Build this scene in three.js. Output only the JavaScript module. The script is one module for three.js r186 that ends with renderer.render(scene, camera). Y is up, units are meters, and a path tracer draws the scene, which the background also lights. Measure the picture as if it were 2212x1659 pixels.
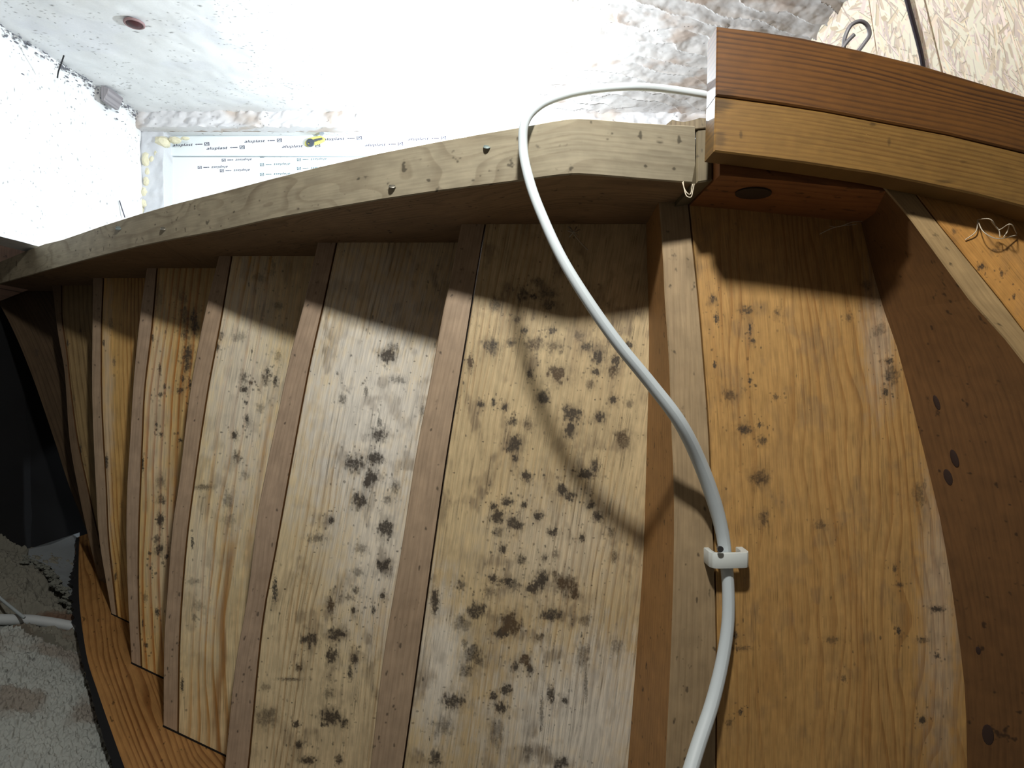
import * as THREE from 'three';
import { mergeGeometries, toCreasedNormals } from 'three/addons/utils/BufferGeometryUtils.js';
import { RoundedBoxGeometry } from 'three/addons/geometries/RoundedBoxGeometry.js';

// ------------------------------------------------------------------ camera, sky, lamps, exposure
const F = 1318, CX = 1106, CY = 829.5, H = 1.0;          // focal length and centre in pixels of the 2212 x 1659 frame, lens height
const scene = new THREE.Scene();
const camera = new THREE.PerspectiveCamera(2 * Math.atan(CY / F) * 180 / Math.PI, 2212 / 1659, 0.01, 50);
camera.position.set(0, H, 0); camera.up.set(0, 0, 1); camera.lookAt(0, H + 1, 0);   // lies on its back: looks straight up at the stair
scene.add(camera);
scene.background = new THREE.Color(0.55, 0.68, 0.95);
scene.backgroundIntensity = 0.8;
const renderer = new THREE.WebGLRenderer({ antialias: true });
renderer.toneMapping = THREE.LinearToneMapping;
renderer.toneMappingExposure = 1.0;
renderer.shadowMap.enabled = true;
const KEY_POS = [0.03, 0.66, 0.20], KEY_INT = 3.15, KEY_COL = new THREE.Color(1.0, 0.975, 0.92);      // globe lamp on the back wall (x, towards image top, depth)
const SPOT_POS = [-0.1126, 0.574, 1.40], SPOT_INT = 2.5, SPOT_COL = new THREE.Color(0.86, 0.945, 1.0); // small bulb in the niche, just over the stringer's edge

// ------------------------------------------------------------------ helpers
const W = (x, y, z) => new THREE.Vector3(x, H + z, y);                        // x right, y towards image top, z depth from the lens
const at = (px, py, z) => W((px - CX) / F * z, (CY - py) / F * z, z);
function rng(seed) { let a = seed >>> 0; return () => { a = (a + 0x6D2B79F5) | 0; let t = Math.imul(a ^ (a >>> 15), 1 | a); t = (t + Math.imul(t ^ (t >>> 7), 61 | t)) ^ t; return ((t ^ (t >>> 14)) >>> 0) / 4294967296; }; }
function h2(x, y, s) { let n = Math.imul(x, 374761393) + Math.imul(y, 668265263) + Math.imul(s, 1442695041); n = Math.imul(n ^ (n >>> 13), 1274126177); return ((n ^ (n >>> 16)) >>> 0) / 4294967296; }
function vn(x, y, s) {
  const xi = Math.floor(x), yi = Math.floor(y); let fx = x - xi, fy = y - yi; fx = fx * fx * (3 - 2 * fx); fy = fy * fy * (3 - 2 * fy);
  const a = h2(xi, yi, s), b = h2(xi + 1, yi, s), c = h2(xi, yi + 1, s), d = h2(xi + 1, yi + 1, s);
  return a + (b - a) * fx + (c - a) * fy + (a - b - c + d) * fx * fy;
}
const fbm = (x, y, s, o = 4) => { let v = 0, a = 0.5, t = 0; for (let i = 0; i < o; i++) { v += a * vn(x, y, s + i * 7); t += a; a *= 0.5; x *= 2.03; y *= 2.03; } return v / t; };
const clamp = (v, a = 0, b = 1) => Math.min(b, Math.max(a, v));
const smooth = (a, b, x) => { const t = clamp((x - a) / (b - a)); return t * t * (3 - 2 * t); };
const lerp = (a, b, t) => a + (b - a) * t;
const taken = {};
function numbered(name) { const n = taken[name] = (taken[name] ?? -1) + 1; return n ? name + '_' + String(n).padStart(3, '0') : name; }
function tag(o, label, category, group) { o.userData.label = label; if (category) o.userData.category = category; if (group) o.userData.group = group; return o; }
function thing(name, label, category, group) { const o = new THREE.Group(); o.name = numbered(name); scene.add(o); return tag(o, label, category, group); }
function part(parent, name, geometry, material, label) {
  const m = new THREE.Mesh(geometry, material); m.castShadow = m.receiveShadow = true;
  m.name = parent === scene ? numbered(name) : name; parent.add(m);
  if (parent !== scene) { const k = parent.userData.__n ??= {}; const i = k[name] = (k[name] ?? -1) + 1; if (i) m.name = name + '_' + String(i).padStart(3, '0'); }
  if (label) m.userData.label = label;
  return m;
}
function structure(name, geometry, material, label) { const m = part(scene, name, geometry, material, label); m.userData.kind = 'structure'; return m; }
const mat = (o) => new THREE.MeshStandardMaterial({ roughness: 0.75, metalness: 0, ...o });
const srgb = (r, g, b) => [r, g, b].map((v) => { v /= 255; return v <= 0.04045 ? v / 12.92 : ((v + 0.055) / 1.055) ** 2.4; });
const toS = (v) => { v = clamp(v); return 255 * (v <= 0.0031308 ? 12.92 * v : 1.055 * v ** (1 / 2.4) - 0.055); };
function dataTex(w, h, fill, repeat = false) {
  const d = new Uint8Array(w * h * 4);
  fill(d);
  const t = new THREE.DataTexture(d, w, h, THREE.RGBAFormat); t.colorSpace = THREE.SRGBColorSpace; t.magFilter = THREE.LinearFilter; t.minFilter = THREE.LinearMipmapLinearFilter; t.generateMipmaps = true;
  if (repeat) t.wrapS = t.wrapT = repeat === 2 ? THREE.MirroredRepeatWrapping : THREE.RepeatWrapping;
  t.needsUpdate = true; return t;
}
// interpolation of a polyline given as [x, y] pairs sorted by y: x at y, going on straight past both ends
function xAt(p, y) {
  let i = 0; while (i < p.length - 2 && y > p[i + 1][1]) i++;
  const a = p[i], b = p[i + 1], t = (y - a[1]) / (b[1] - a[1]);
  if (t >= 0 && t <= 1 && p.length > 3) {               // a smooth curve through the points
    const pm = p[i - 1] ?? [2 * a[0] - b[0], 2 * a[1] - b[1]], pp = p[i + 2] ?? [2 * b[0] - a[0], 2 * b[1] - a[1]];
    const d = b[1] - a[1], m0 = (b[0] - pm[0]) / (b[1] - pm[1]) * d, m1 = (pp[0] - a[0]) / (pp[1] - a[1]) * d, t2 = t * t, t3 = t2 * t;
    return (2 * t3 - 3 * t2 + 1) * a[0] + (t3 - 2 * t2 + t) * m0 + (-2 * t3 + 3 * t2) * b[0] + (t3 - t2) * m1;
  }
  return a[0] + (b[0] - a[0]) * t;
}
const yAt = (p, x) => xAt(p.map(([a, b]) => [b, a]), x);
// an edge as a function of y in metres in the plane at depth z
const edge = (p, z) => (y) => (xAt(p, CY - y * F / z) - CX) / F * z;

// flat board: an outline [x, y] in metres in the plane at depth z, as thick as t away from the lens, small chamfer on the near face; uv = photo-independent metres
function board(outline, z, t, ch = 0.0015, uvBox) {
  const sh = new THREE.Shape(outline.map(([x, y]) => new THREE.Vector2(x, y)));
  const g = new THREE.ExtrudeGeometry(sh, { depth: t - 2 * ch, bevelEnabled: ch > 0, bevelSize: ch, bevelThickness: ch, bevelOffset: -ch, bevelSegments: 1, curveSegments: 1 });
  const p = g.attributes.position, uv = g.attributes.uv;
  const [x0, y0, w, h] = uvBox ?? [0, 0, 1, 1];
  for (let i = 0; i < p.count; i++) {
    const x = p.getX(i), y = p.getY(i), d = p.getZ(i) + ch;
    p.setXYZ(i, x, H + z + d, y); uv.setXY(i, (x - x0) / w, (y0 - y) / h);
  }
  for (let i = 0; i < p.count; i += 3) for (const a of [p, uv]) {           // the mapping mirrors: turn each triangle round again
    const n = a.itemSize; for (let k = 0; k < n; k++) { const q = a.array[(i + 1) * n + k]; a.array[(i + 1) * n + k] = a.array[(i + 2) * n + k]; a.array[(i + 2) * n + k] = q; }
  }
  g.clearGroups(); g.computeVertexNormals(); return g;
}
// closed body through rings of points; colours one per ring side; uv in metres (round the ring, along the body)
function loft(rings, colors, caps = true, crease = 0.5) {
  const P = [], U = [], C = []; const n = rings[0].length;
  const cen = new THREE.Vector3(); rings[0].forEach((p) => cen.add(p)); cen.multiplyScalar(1 / n);
  const push = (a, ua, c) => { P.push(a.x, a.y, a.z); U.push(...ua); C.push(...c); };
  const tri = (a, b, c, ua, ub, uc, col) => { push(a, ua, col); push(b, ub, col); push(c, uc, col); };
  // orientation: outward
  const a0 = rings[0][0], b0 = rings[0][1], c0 = rings[1][0];
  const nn = new THREE.Vector3().crossVectors(new THREE.Vector3().subVectors(b0, a0), new THREE.Vector3().subVectors(c0, a0));
  const flip = nn.dot(new THREE.Vector3().subVectors(a0, cen)) < 0;
  const v = [0]; for (let i = 1; i < rings.length; i++) v.push(v[i - 1] + rings[i][0].distanceTo(rings[i - 1][0]));
  let off = [0]; for (let k = 0; k < n; k++) off.push(off[k] + rings[0][k].distanceTo(rings[0][(k + 1) % n]));
  for (let i = 0; i + 1 < rings.length; i++) for (let k = 0; k < n; k++) {
    const k1 = (k + 1) % n, a = rings[i][k], b = rings[i][k1], c = rings[i + 1][k1], d = rings[i + 1][k], col = colors?.[k] ?? [1, 1, 1];
    const wa = a.distanceTo(b), wd = d.distanceTo(c), u0 = off[k];
    const A = [u0, v[i]], B = [u0 + wa, v[i]], Cc = [u0 + wd, v[i + 1]], D = [u0, v[i + 1]];
    if (!flip) { tri(a, b, c, A, B, Cc, col); tri(a, c, d, A, Cc, D, col); } else { tri(a, c, b, A, Cc, B, col); tri(a, d, c, A, D, Cc, col); }
  }
  if (caps) for (const [r, rev] of [[rings[0], !flip], [rings.at(-1), flip]]) for (let k = 1; k + 1 < n; k++) {
    const q = (p) => [p.x, p.y], col = colors?.[n] ?? colors?.[0] ?? [1, 1, 1];
    if (rev) tri(r[0], r[k + 1], r[k], q(r[0]), q(r[k + 1]), q(r[k]), col); else tri(r[0], r[k], r[k + 1], q(r[0]), q(r[k]), q(r[k + 1]), col);
  }
  const g = new THREE.BufferGeometry();
  g.setAttribute('position', new THREE.Float32BufferAttribute(P, 3)); g.setAttribute('uv', new THREE.Float32BufferAttribute(U, 2));
  if (colors) g.setAttribute('color', new THREE.Float32BufferAttribute(C, 3));
  return toCreasedNormals(g, crease);
}
// a wall piece between four corners, with relief (metres, towards the room) and thickness away from it; `front` is a point on the room's side
function slab(c00, c10, c11, c01, nu, nv, thick, relief, front = W(0, 0, 0)) {
  const e1 = new THREE.Vector3().subVectors(c10, c00), e2 = new THREE.Vector3().subVectors(c01, c00), N = new THREE.Vector3().crossVectors(e1, e2).normalize();
  if (N.dot(new THREE.Vector3().subVectors(front, c00)) < 0) N.negate();
  const lu = e1.length(), lv = e2.length(), P = [], U = [], I = [];
  const face = new THREE.Vector3().crossVectors(e1, e2).dot(N) > 0;
  const quad = (a, b, c, d) => face ? I.push(a, b, c, a, c, d) : I.push(a, c, b, a, d, c);
  for (let j = 0; j <= nv; j++) for (let i = 0; i <= nu; i++) {
    const u = i / nu, v = j / nv, p = new THREE.Vector3().lerpVectors(c00, c10, u).lerp(new THREE.Vector3().lerpVectors(c01, c11, u), v);
    if (relief) p.addScaledVector(N, relief(u * lu, v * lv, p));
    P.push(p.x, p.y, p.z); U.push(u * lu, v * lv);
  }
  for (let j = 0; j < nv; j++) for (let i = 0; i < nu; i++) { const a = j * (nu + 1) + i; quad(a, a + 1, a + nu + 2, a + nu + 1); }
  const rim = []; for (let i = 0; i <= nu; i++) rim.push(i); for (let j = 1; j <= nv; j++) rim.push(j * (nu + 1) + nu); for (let i = nu - 1; i >= 0; i--) rim.push(nv * (nu + 1) + i); for (let j = nv - 1; j > 0; j--) rim.push(j * (nu + 1));
  const b0 = P.length / 3; for (const r of rim) { P.push(P[3 * r], P[3 * r + 1], P[3 * r + 2]); U.push(U[2 * r], U[2 * r + 1]); }
  const b1 = P.length / 3; for (const r of rim) { P.push(P[3 * r] - N.x * thick, P[3 * r + 1] - N.y * thick, P[3 * r + 2] - N.z * thick); U.push(U[2 * r] + 0.05, U[2 * r + 1] + 0.05); }
  const m = rim.length; for (let k = 0; k < m; k++) { const k1 = (k + 1) % m; quad(b0 + k1, b0 + k, b1 + k, b1 + k1); }
  const b2 = P.length / 3; for (const c of [c00, c10, c11, c01]) { P.push(c.x - N.x * thick, c.y - N.y * thick, c.z - N.z * thick); U.push(0, 0); }
  quad(b2 + 3, b2 + 2, b2 + 1, b2);
  const g = new THREE.BufferGeometry(); g.setAttribute('position', new THREE.Float32BufferAttribute(P, 3)); g.setAttribute('uv', new THREE.Float32BufferAttribute(U, 2)); g.setIndex(I);
  g.computeVertexNormals(); return g;
}
function turned(g) {                                                         // triangles the other way round, after a mirroring
  if (g.index) { const a = g.index.array; for (let i = 0; i < a.length; i += 3) { const q = a[i + 1]; a[i + 1] = a[i + 2]; a[i + 2] = q; } g.computeVertexNormals(); return g; }
  for (const n of Object.keys(g.attributes)) { const A = g.attributes[n], s = A.itemSize; for (let i = 0; i < A.count; i += 3) for (let k = 0; k < s; k++) { const q = A.array[(i + 1) * s + k]; A.array[(i + 1) * s + k] = A.array[(i + 2) * s + k]; A.array[(i + 2) * s + k] = q; } }
  return toCreasedNormals(g, 0.6);
}
// round bar through points with a radius each
function tube(pts, radii, seg = 12, steps = 8) {
  const c = new THREE.CatmullRomCurve3(pts, false, 'centripetal'), n = (pts.length - 1) * steps, fr = c.computeFrenetFrames(n), P = [], U = [], I = [];
  let L = 0, last = null;
  for (let i = 0; i <= n; i++) {
    const t = i / n, p = c.getPoint(t), f = t * (pts.length - 1), k = Math.min(pts.length - 2, Math.floor(f)), r = typeof radii === 'number' ? radii : lerp(radii[k], radii[k + 1], f - k);
    const T = c.getTangent(t); let N = fr.normals[Math.min(i, n)].clone(); N.addScaledVector(T, -N.dot(T)).normalize(); const B = new THREE.Vector3().crossVectors(T, N);
    if (last) L += p.distanceTo(last); last = p;
    for (let s = 0; s <= seg; s++) { const a = s / seg * Math.PI * 2, q = p.clone().addScaledVector(N, Math.cos(a) * r).addScaledVector(B, Math.sin(a) * r); P.push(q.x, q.y, q.z); U.push(s / seg * 6.283 * r, L); }
  }
  for (let i = 0; i < n; i++) for (let s = 0; s < seg; s++) { const a = i * (seg + 1) + s, b = a + seg + 1; I.push(a, a + 1, b, a + 1, b + 1, b); }
  for (const [row, rev] of [[0, false], [n, true]]) { const q = c.getPoint(row / n), k = P.length / 3; P.push(q.x, q.y, q.z); U.push(0, 0); for (let s = 0; s < seg; s++) { const a = row * (seg + 1) + s; rev ? I.push(k, a, a + 1) : I.push(k, a + 1, a); } }
  const g = new THREE.BufferGeometry(); g.setAttribute('position', new THREE.Float32BufferAttribute(P, 3)); g.setAttribute('uv', new THREE.Float32BufferAttribute(U, 2)); g.setIndex(I); g.computeVertexNormals(); return g;
}

// ------------------------------------------------------------------ wood
// one board's surface: `w` x `h` texels, texel (i, j) stands for (i/q + x0, j/q + y0) in board units of about 0.8 mm; grain follows `along`
function woodTexture(o) {
  const { x0, y0, w, h, q, along, seed, light, dark, band = 14, amp = 0.6, warp = 20, bleach = [], spots = [], specks = 0, area, grime = 0, streaks = [] } = o;
  const tw = Math.round(w * q), th = Math.round(h * q), R = rng(seed * 977 + 5);
  const M = new Float32Array(tw * th), Mb = new Float32Array(tw * th);
  const stamp = (cx, cy, rx, ry, d, brown) => {
    const s = Math.floor(R() * 9999), k = 1.5, cl = R() * 0.4;
    const i0 = Math.max(0, Math.floor((cx - x0 - rx * k) * q)), i1 = Math.min(tw - 1, Math.ceil((cx - x0 + rx * k) * q)), j0 = Math.max(0, Math.floor((cy - y0 - ry * k) * q)), j1 = Math.min(th - 1, Math.ceil((cy - y0 + ry * k) * q));
    const fs = 3.2 / Math.max(6, Math.min(rx, ry));
    for (let j = j0; j <= j1; j++) for (let i = i0; i <= i1; i++) {
      const X = i / q + x0 - cx, Y = j / q + y0 - cy, e = Math.hypot(X / rx, Y / ry);
      if (e > 1.5) continue;
      const nz = fbm(X * fs + 50, Y * fs * 0.7 + 50, s, 3), fib = vn((X + 400) * 0.5, (Y + 400) * 0.06, s + 3), spk = vn(X * 0.42 + 99, Y * 0.42 + 99, s + 5);
      let m = smooth(1.05 + cl * 0.3, 0.35, e + (nz - 0.5) * 1.15 + (fib - 0.5) * 0.35) * d * (0.62 + 0.5 * spk);
      const k2 = j * tw + i; M[k2] = Math.max(M[k2], m) + Math.min(M[k2], m) * 0.35; if (brown) Mb[k2] = Math.max(Mb[k2], m * 0.9);
    }
  };
  for (const [cx, cy, sx, sy, sd, b] of spots) {
    const rx = sx * 1.14, ry = sy * 1.14, d = Math.min(1, sd * 1.2);
    stamp(cx, cy, rx, ry, d, b);
    if (rx > 7) { stamp(cx + (R() - 0.5) * rx * 1.6, cy + (R() - 0.5) * ry * 1.8, rx * 0.35, ry * 0.4, d * 0.8, b); stamp(cx, cy, rx * 1.5, ry * 1.6, d * 0.3, 1); }
    const nSat = rx > 5 ? 8 : 3;
    for (let k = 0; k < nSat; k++) { const a = R() * 6.283, rr = (1.2 + R() * 2.2); stamp(cx + Math.cos(a) * rx * rr, cy + Math.sin(a) * ry * rr, 1 + R() * 2.4, 1.2 + R() * 3, d * (0.35 + 0.5 * R()), R() < 0.35); }
  }
  for (let k = 0; k < specks; k++) { const px = x0 + R() * w, py = y0 + R() * h; if (area && R() > area(px, py)) continue; stamp(px, py, 0.9 + R() * R() * 4, 1.2 + R() * R() * 7, 0.25 + 0.6 * R(), R() < 0.3); }
  return dataTex(tw, th, (D) => {
    for (let j = 0; j < th; j++) {
      const py = j / q + y0, ax = along(py);
      for (let i = 0; i < tw; i++) {
        const px = i / q + x0, a = px - ax;
        const w1 = vn(a * 0.011 + 31, py * 0.0022 + 7, seed) - 0.5, w2 = vn(a * 0.03 + 3, py * 0.009, seed + 1) - 0.5;
        const ph = (a + w1 * warp * 2 + w2 * warp * 0.5) / band, t = ph - Math.floor(ph);
        const strong = smooth(0.25, 0.75, vn(a * 0.014 + 9, py * 0.0016, seed + 2));
        const late = smooth(0.45, 0.93, t) * smooth(1.0, 0.95, t) * amp * (0.3 + 0.9 * strong);
        const fib = vn(a * 0.75, py * 0.035, seed + 3) - 0.5, fib2 = vn(a * 0.33, py * 0.012, seed + 4) - 0.5, tone = fbm(a * 0.012, py * 0.006, seed + 5, 3) - 0.5, dust = fbm(px * 0.07, py * 0.05, seed + 8, 3) - 0.5;
        let c = clamp(late + tone * 0.55 + fib2 * 0.28);
        let r = lerp(light[0], dark[0], c), g = lerp(light[1], dark[1], c), b = lerp(light[2], dark[2], c);
        for (const [pl, sw, sa] of streaks) { if (py < pl[0][1]) continue; const d = (px - xAt(pl, py) + fib2 * 5) / (sw * (0.7 + 0.6 * vn(3, py * 0.012, seed + 31))), s = sa * smooth(pl[0][1], pl[0][1] + 120, py) * smooth(pl.at(-1)[1] + 40, pl.at(-1)[1] - 60, py) * (d < 0 ? smooth(-1.6, 0, d) : smooth(1, 0.4, d)); r = lerp(r, 0.30, s); g = lerp(g, 0.135, s); b = lerp(b, 0.035, s); }
        let bl = 0; for (const [bx, by, brx, bry, ba] of bleach) { const e = Math.hypot((px - bx) / brx, (py - by) / bry); if (e < 1.9) bl = Math.max(bl, ba * smooth(1.3, 0.1, e + (dust + fib2 * 0.6) * 0.7)); }
        if (bl) { const L = 0.3 * r + 0.5 * g + 0.2 * b, wl = Math.min(0.86, L * 1.5 + 0.16); r = lerp(r, wl, bl); g = lerp(g, wl * 0.95, bl); b = lerp(b, wl * 0.84, bl); }
        const dirt = grime * smooth(0.5, 0.74, fbm(px * 0.034 + 11, py * 0.024, seed + 21, 4)) * (area ? 0.35 + 0.65 * area(px, py) : 1) * (0.5 + vn(a * 0.4, py * 0.05, seed + 24));
        const strand = smooth(0.7, 0.95, vn(a * 0.62 + 5, py * 0.021, seed + 26)) * smooth(0.35, 0.7, vn(a * 0.05, py * 0.012, seed + 27)) * (0.16 + grime * 0.3);
        const f = (1 + fib * 0.3 + fib2 * 0.2 + dust * 0.26) * (1 - strand);
        r = lerp(r, 0.16, dirt * 0.55); g = lerp(g, 0.115, dirt * 0.55); b = lerp(b, 0.075, dirt * 0.55);
        r *= f; g *= f; b *= f;
        const k = j * tw + i, m = Math.min(0.93, M[k]), mb = Math.min(1, Mb[k]);
        if (m > 0.004) { r = lerp(r, lerp(0.028, 0.075, mb), m); g = lerp(g, lerp(0.026, 0.042, mb), m); b = lerp(b, lerp(0.024, 0.018, mb), m); }
        D[4 * k] = toS(r); D[4 * k + 1] = toS(g); D[4 * k + 2] = toS(b); D[4 * k + 3] = 255;
      }
    }
  });
}
// a repeating plank surface in metres, for edges and hidden sides: 0.5 m x 1 m
function plankTexture(seed, light, dark, band, amp, warp, blotch = 0.5, s = 512, l = 1024) {
  const k = s / 0.5;
  return dataTex(s, l, (D) => {
    for (let j = 0; j < l; j++) for (let i = 0; i < s; i++) {
      const a = i / k * 1250, y = j / k * 1250;                                 // same units as above
      const w1 = vn(a * 0.011, y * 0.0022, seed) - 0.5, w2 = vn(a * 0.03, y * 0.009, seed + 1) - 0.5, ph = (a + w1 * warp * 2 + w2 * warp * 0.5) / band, t = ph - Math.floor(ph);
      const late = smooth(0.4, 0.9, t) * smooth(1, 0.94, t) * amp * (0.35 + 0.9 * vn(a * 0.013, y * 0.002, seed + 2));
      const fib = vn(a * 0.6, y * 0.03, seed + 3) - 0.5, tone = fbm(a * 0.012, y * 0.006, seed + 5, 3) - 0.5, dust = fbm(a * 0.05, y * 0.04, seed + 8, 4) - 0.5, sp = smooth(0.76, 0.86, fbm(a * 0.09, y * 0.06, seed + 12, 3));
      const c = clamp(late + tone * blotch), f = (1 + fib * 0.22 + dust * 0.35) * (1 - sp * 0.65), q = 4 * (j * s + i);
      D[q] = toS(lerp(light[0], dark[0], c) * f); D[q + 1] = toS(lerp(light[1], dark[1], c) * f); D[q + 2] = toS(lerp(light[2], dark[2], c) * f); D[q + 3] = 255;
    }
  }, 2);
}
const plankMat = (tex, o = {}) => { tex.repeat.set(2, 1); return mat({ map: tex, roughness: 0.62, ...o }); };

// ------------------------------------------------------------------ the staircase: nine treads from the far left (0) to the near right (8)
const Z = [1.72, 1.62, 1.51, 1.38, 1.25, 1.13, 1.0, 0.88, 0.75];
const J = [   // left edge of each tread's underside (the joint with the riser's lower edge)
  [[-30, 610], [20, 700], [63, 800], [115, 949], [147, 1049], [192, 1162], [225, 1240]],
  [[133, 620], [134, 690], [145, 769], [151, 830], [167, 949], [188, 1049], [213, 1162], [236, 1260]],
  [[223, 607], [219, 706], [219, 851], [223, 949], [229, 1049], [234, 1162], [249, 1302], [254, 1345]],
  [[339, 579], [328, 706], [312, 842], [307, 949], [303, 1049], [299, 1162], [299, 1302], [305, 1437]],
  [[501, 550], [476, 697], [449, 843], [412, 1094], [400, 1201], [388, 1370], [384, 1589]],
  [[728, 520], [697, 664], [671, 778], [644, 919], [593, 1201], [568, 1338], [536, 1659]],
  [[1049, 480], [1025, 621], [1008, 726], [985, 865], [966, 982], [932, 1216], [902, 1435], [871, 1655]],
  [[1488, 444], [1499, 552], [1510, 659], [1519, 769], [1530, 912], [1538, 1080], [1545, 1250], [1548, 1400], [1547, 1659]],
  [[1987, 431], [2024, 479], [2072, 538], [2116, 593], [2164, 652], [2212, 714], [2300, 840], [2420, 1040]],
];
const C = [   // near left edge of each riser's lower edge
  null,
  [[113, 625], [124, 720], [138, 800], [149, 949], [166, 1049], [190, 1162], [214, 1260]],
  [[200, 616], [198, 763], [198, 851], [201, 949], [206, 1049], [213, 1162], [236, 1302], [243, 1345]],
  [[316, 582], [303, 672], [289, 808], [280, 949], [274, 1050], [272, 1162], [276, 1302], [283, 1428]],
  [[472, 553], [441, 681], [424, 765], [408, 860], [385, 1050], [373, 1128], [361, 1280], [354, 1386], [352, 1577]],
  [[688, 515], [658, 648], [628, 762], [601, 887], [573, 1021], [556, 1110], [534, 1289], [508, 1437], [488, 1630]],
  [[997, 480], [972, 607], [961, 654], [939, 770], [924, 850], [900, 972], [863, 1211], [829, 1411], [800, 1655]],
  [[1424, 444], [1431, 527], [1437, 655], [1446, 784], [1451, 931], [1456, 1050], [1456, 1200], [1450, 1400], [1438, 1659]],
  [[1947, 450], [1987, 497], [2042, 575], [2090, 641], [2153, 710], [2208, 776], [2290, 890], [2400, 1080]],
];
const K = { 7: [[1396, 501], [1399, 610], [1402, 718], [1400, 854], [1396, 996], [1390, 1191], [1375, 1411], [1358, 1630]],   // where a riser meets the tread above it, where that shows
  8: [[1859, 475], [1885, 586], [1914, 685], [1940, 758], [1962, 843], [1998, 986], [2032, 1129], [2062, 1313], [2084, 1493], [2089, 1659]] };
const wallY = (x) => x < 0.2 ? 0.262 : x < 0.33 ? lerp(0.262, 0.251, (x - 0.2) / 0.13) : 0.251 - (x - 0.33) * 0.104;          // inner face of the wall stringer
const innerY = (x) => (-0.3235 - 0.148 * x) / 0.31;                                                                            // face of the lower-left stringer

const stairs = thing('winding_staircase', 'steep winding wooden staircase seen from beneath, with mould-spotted boards', 'staircase');

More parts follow.
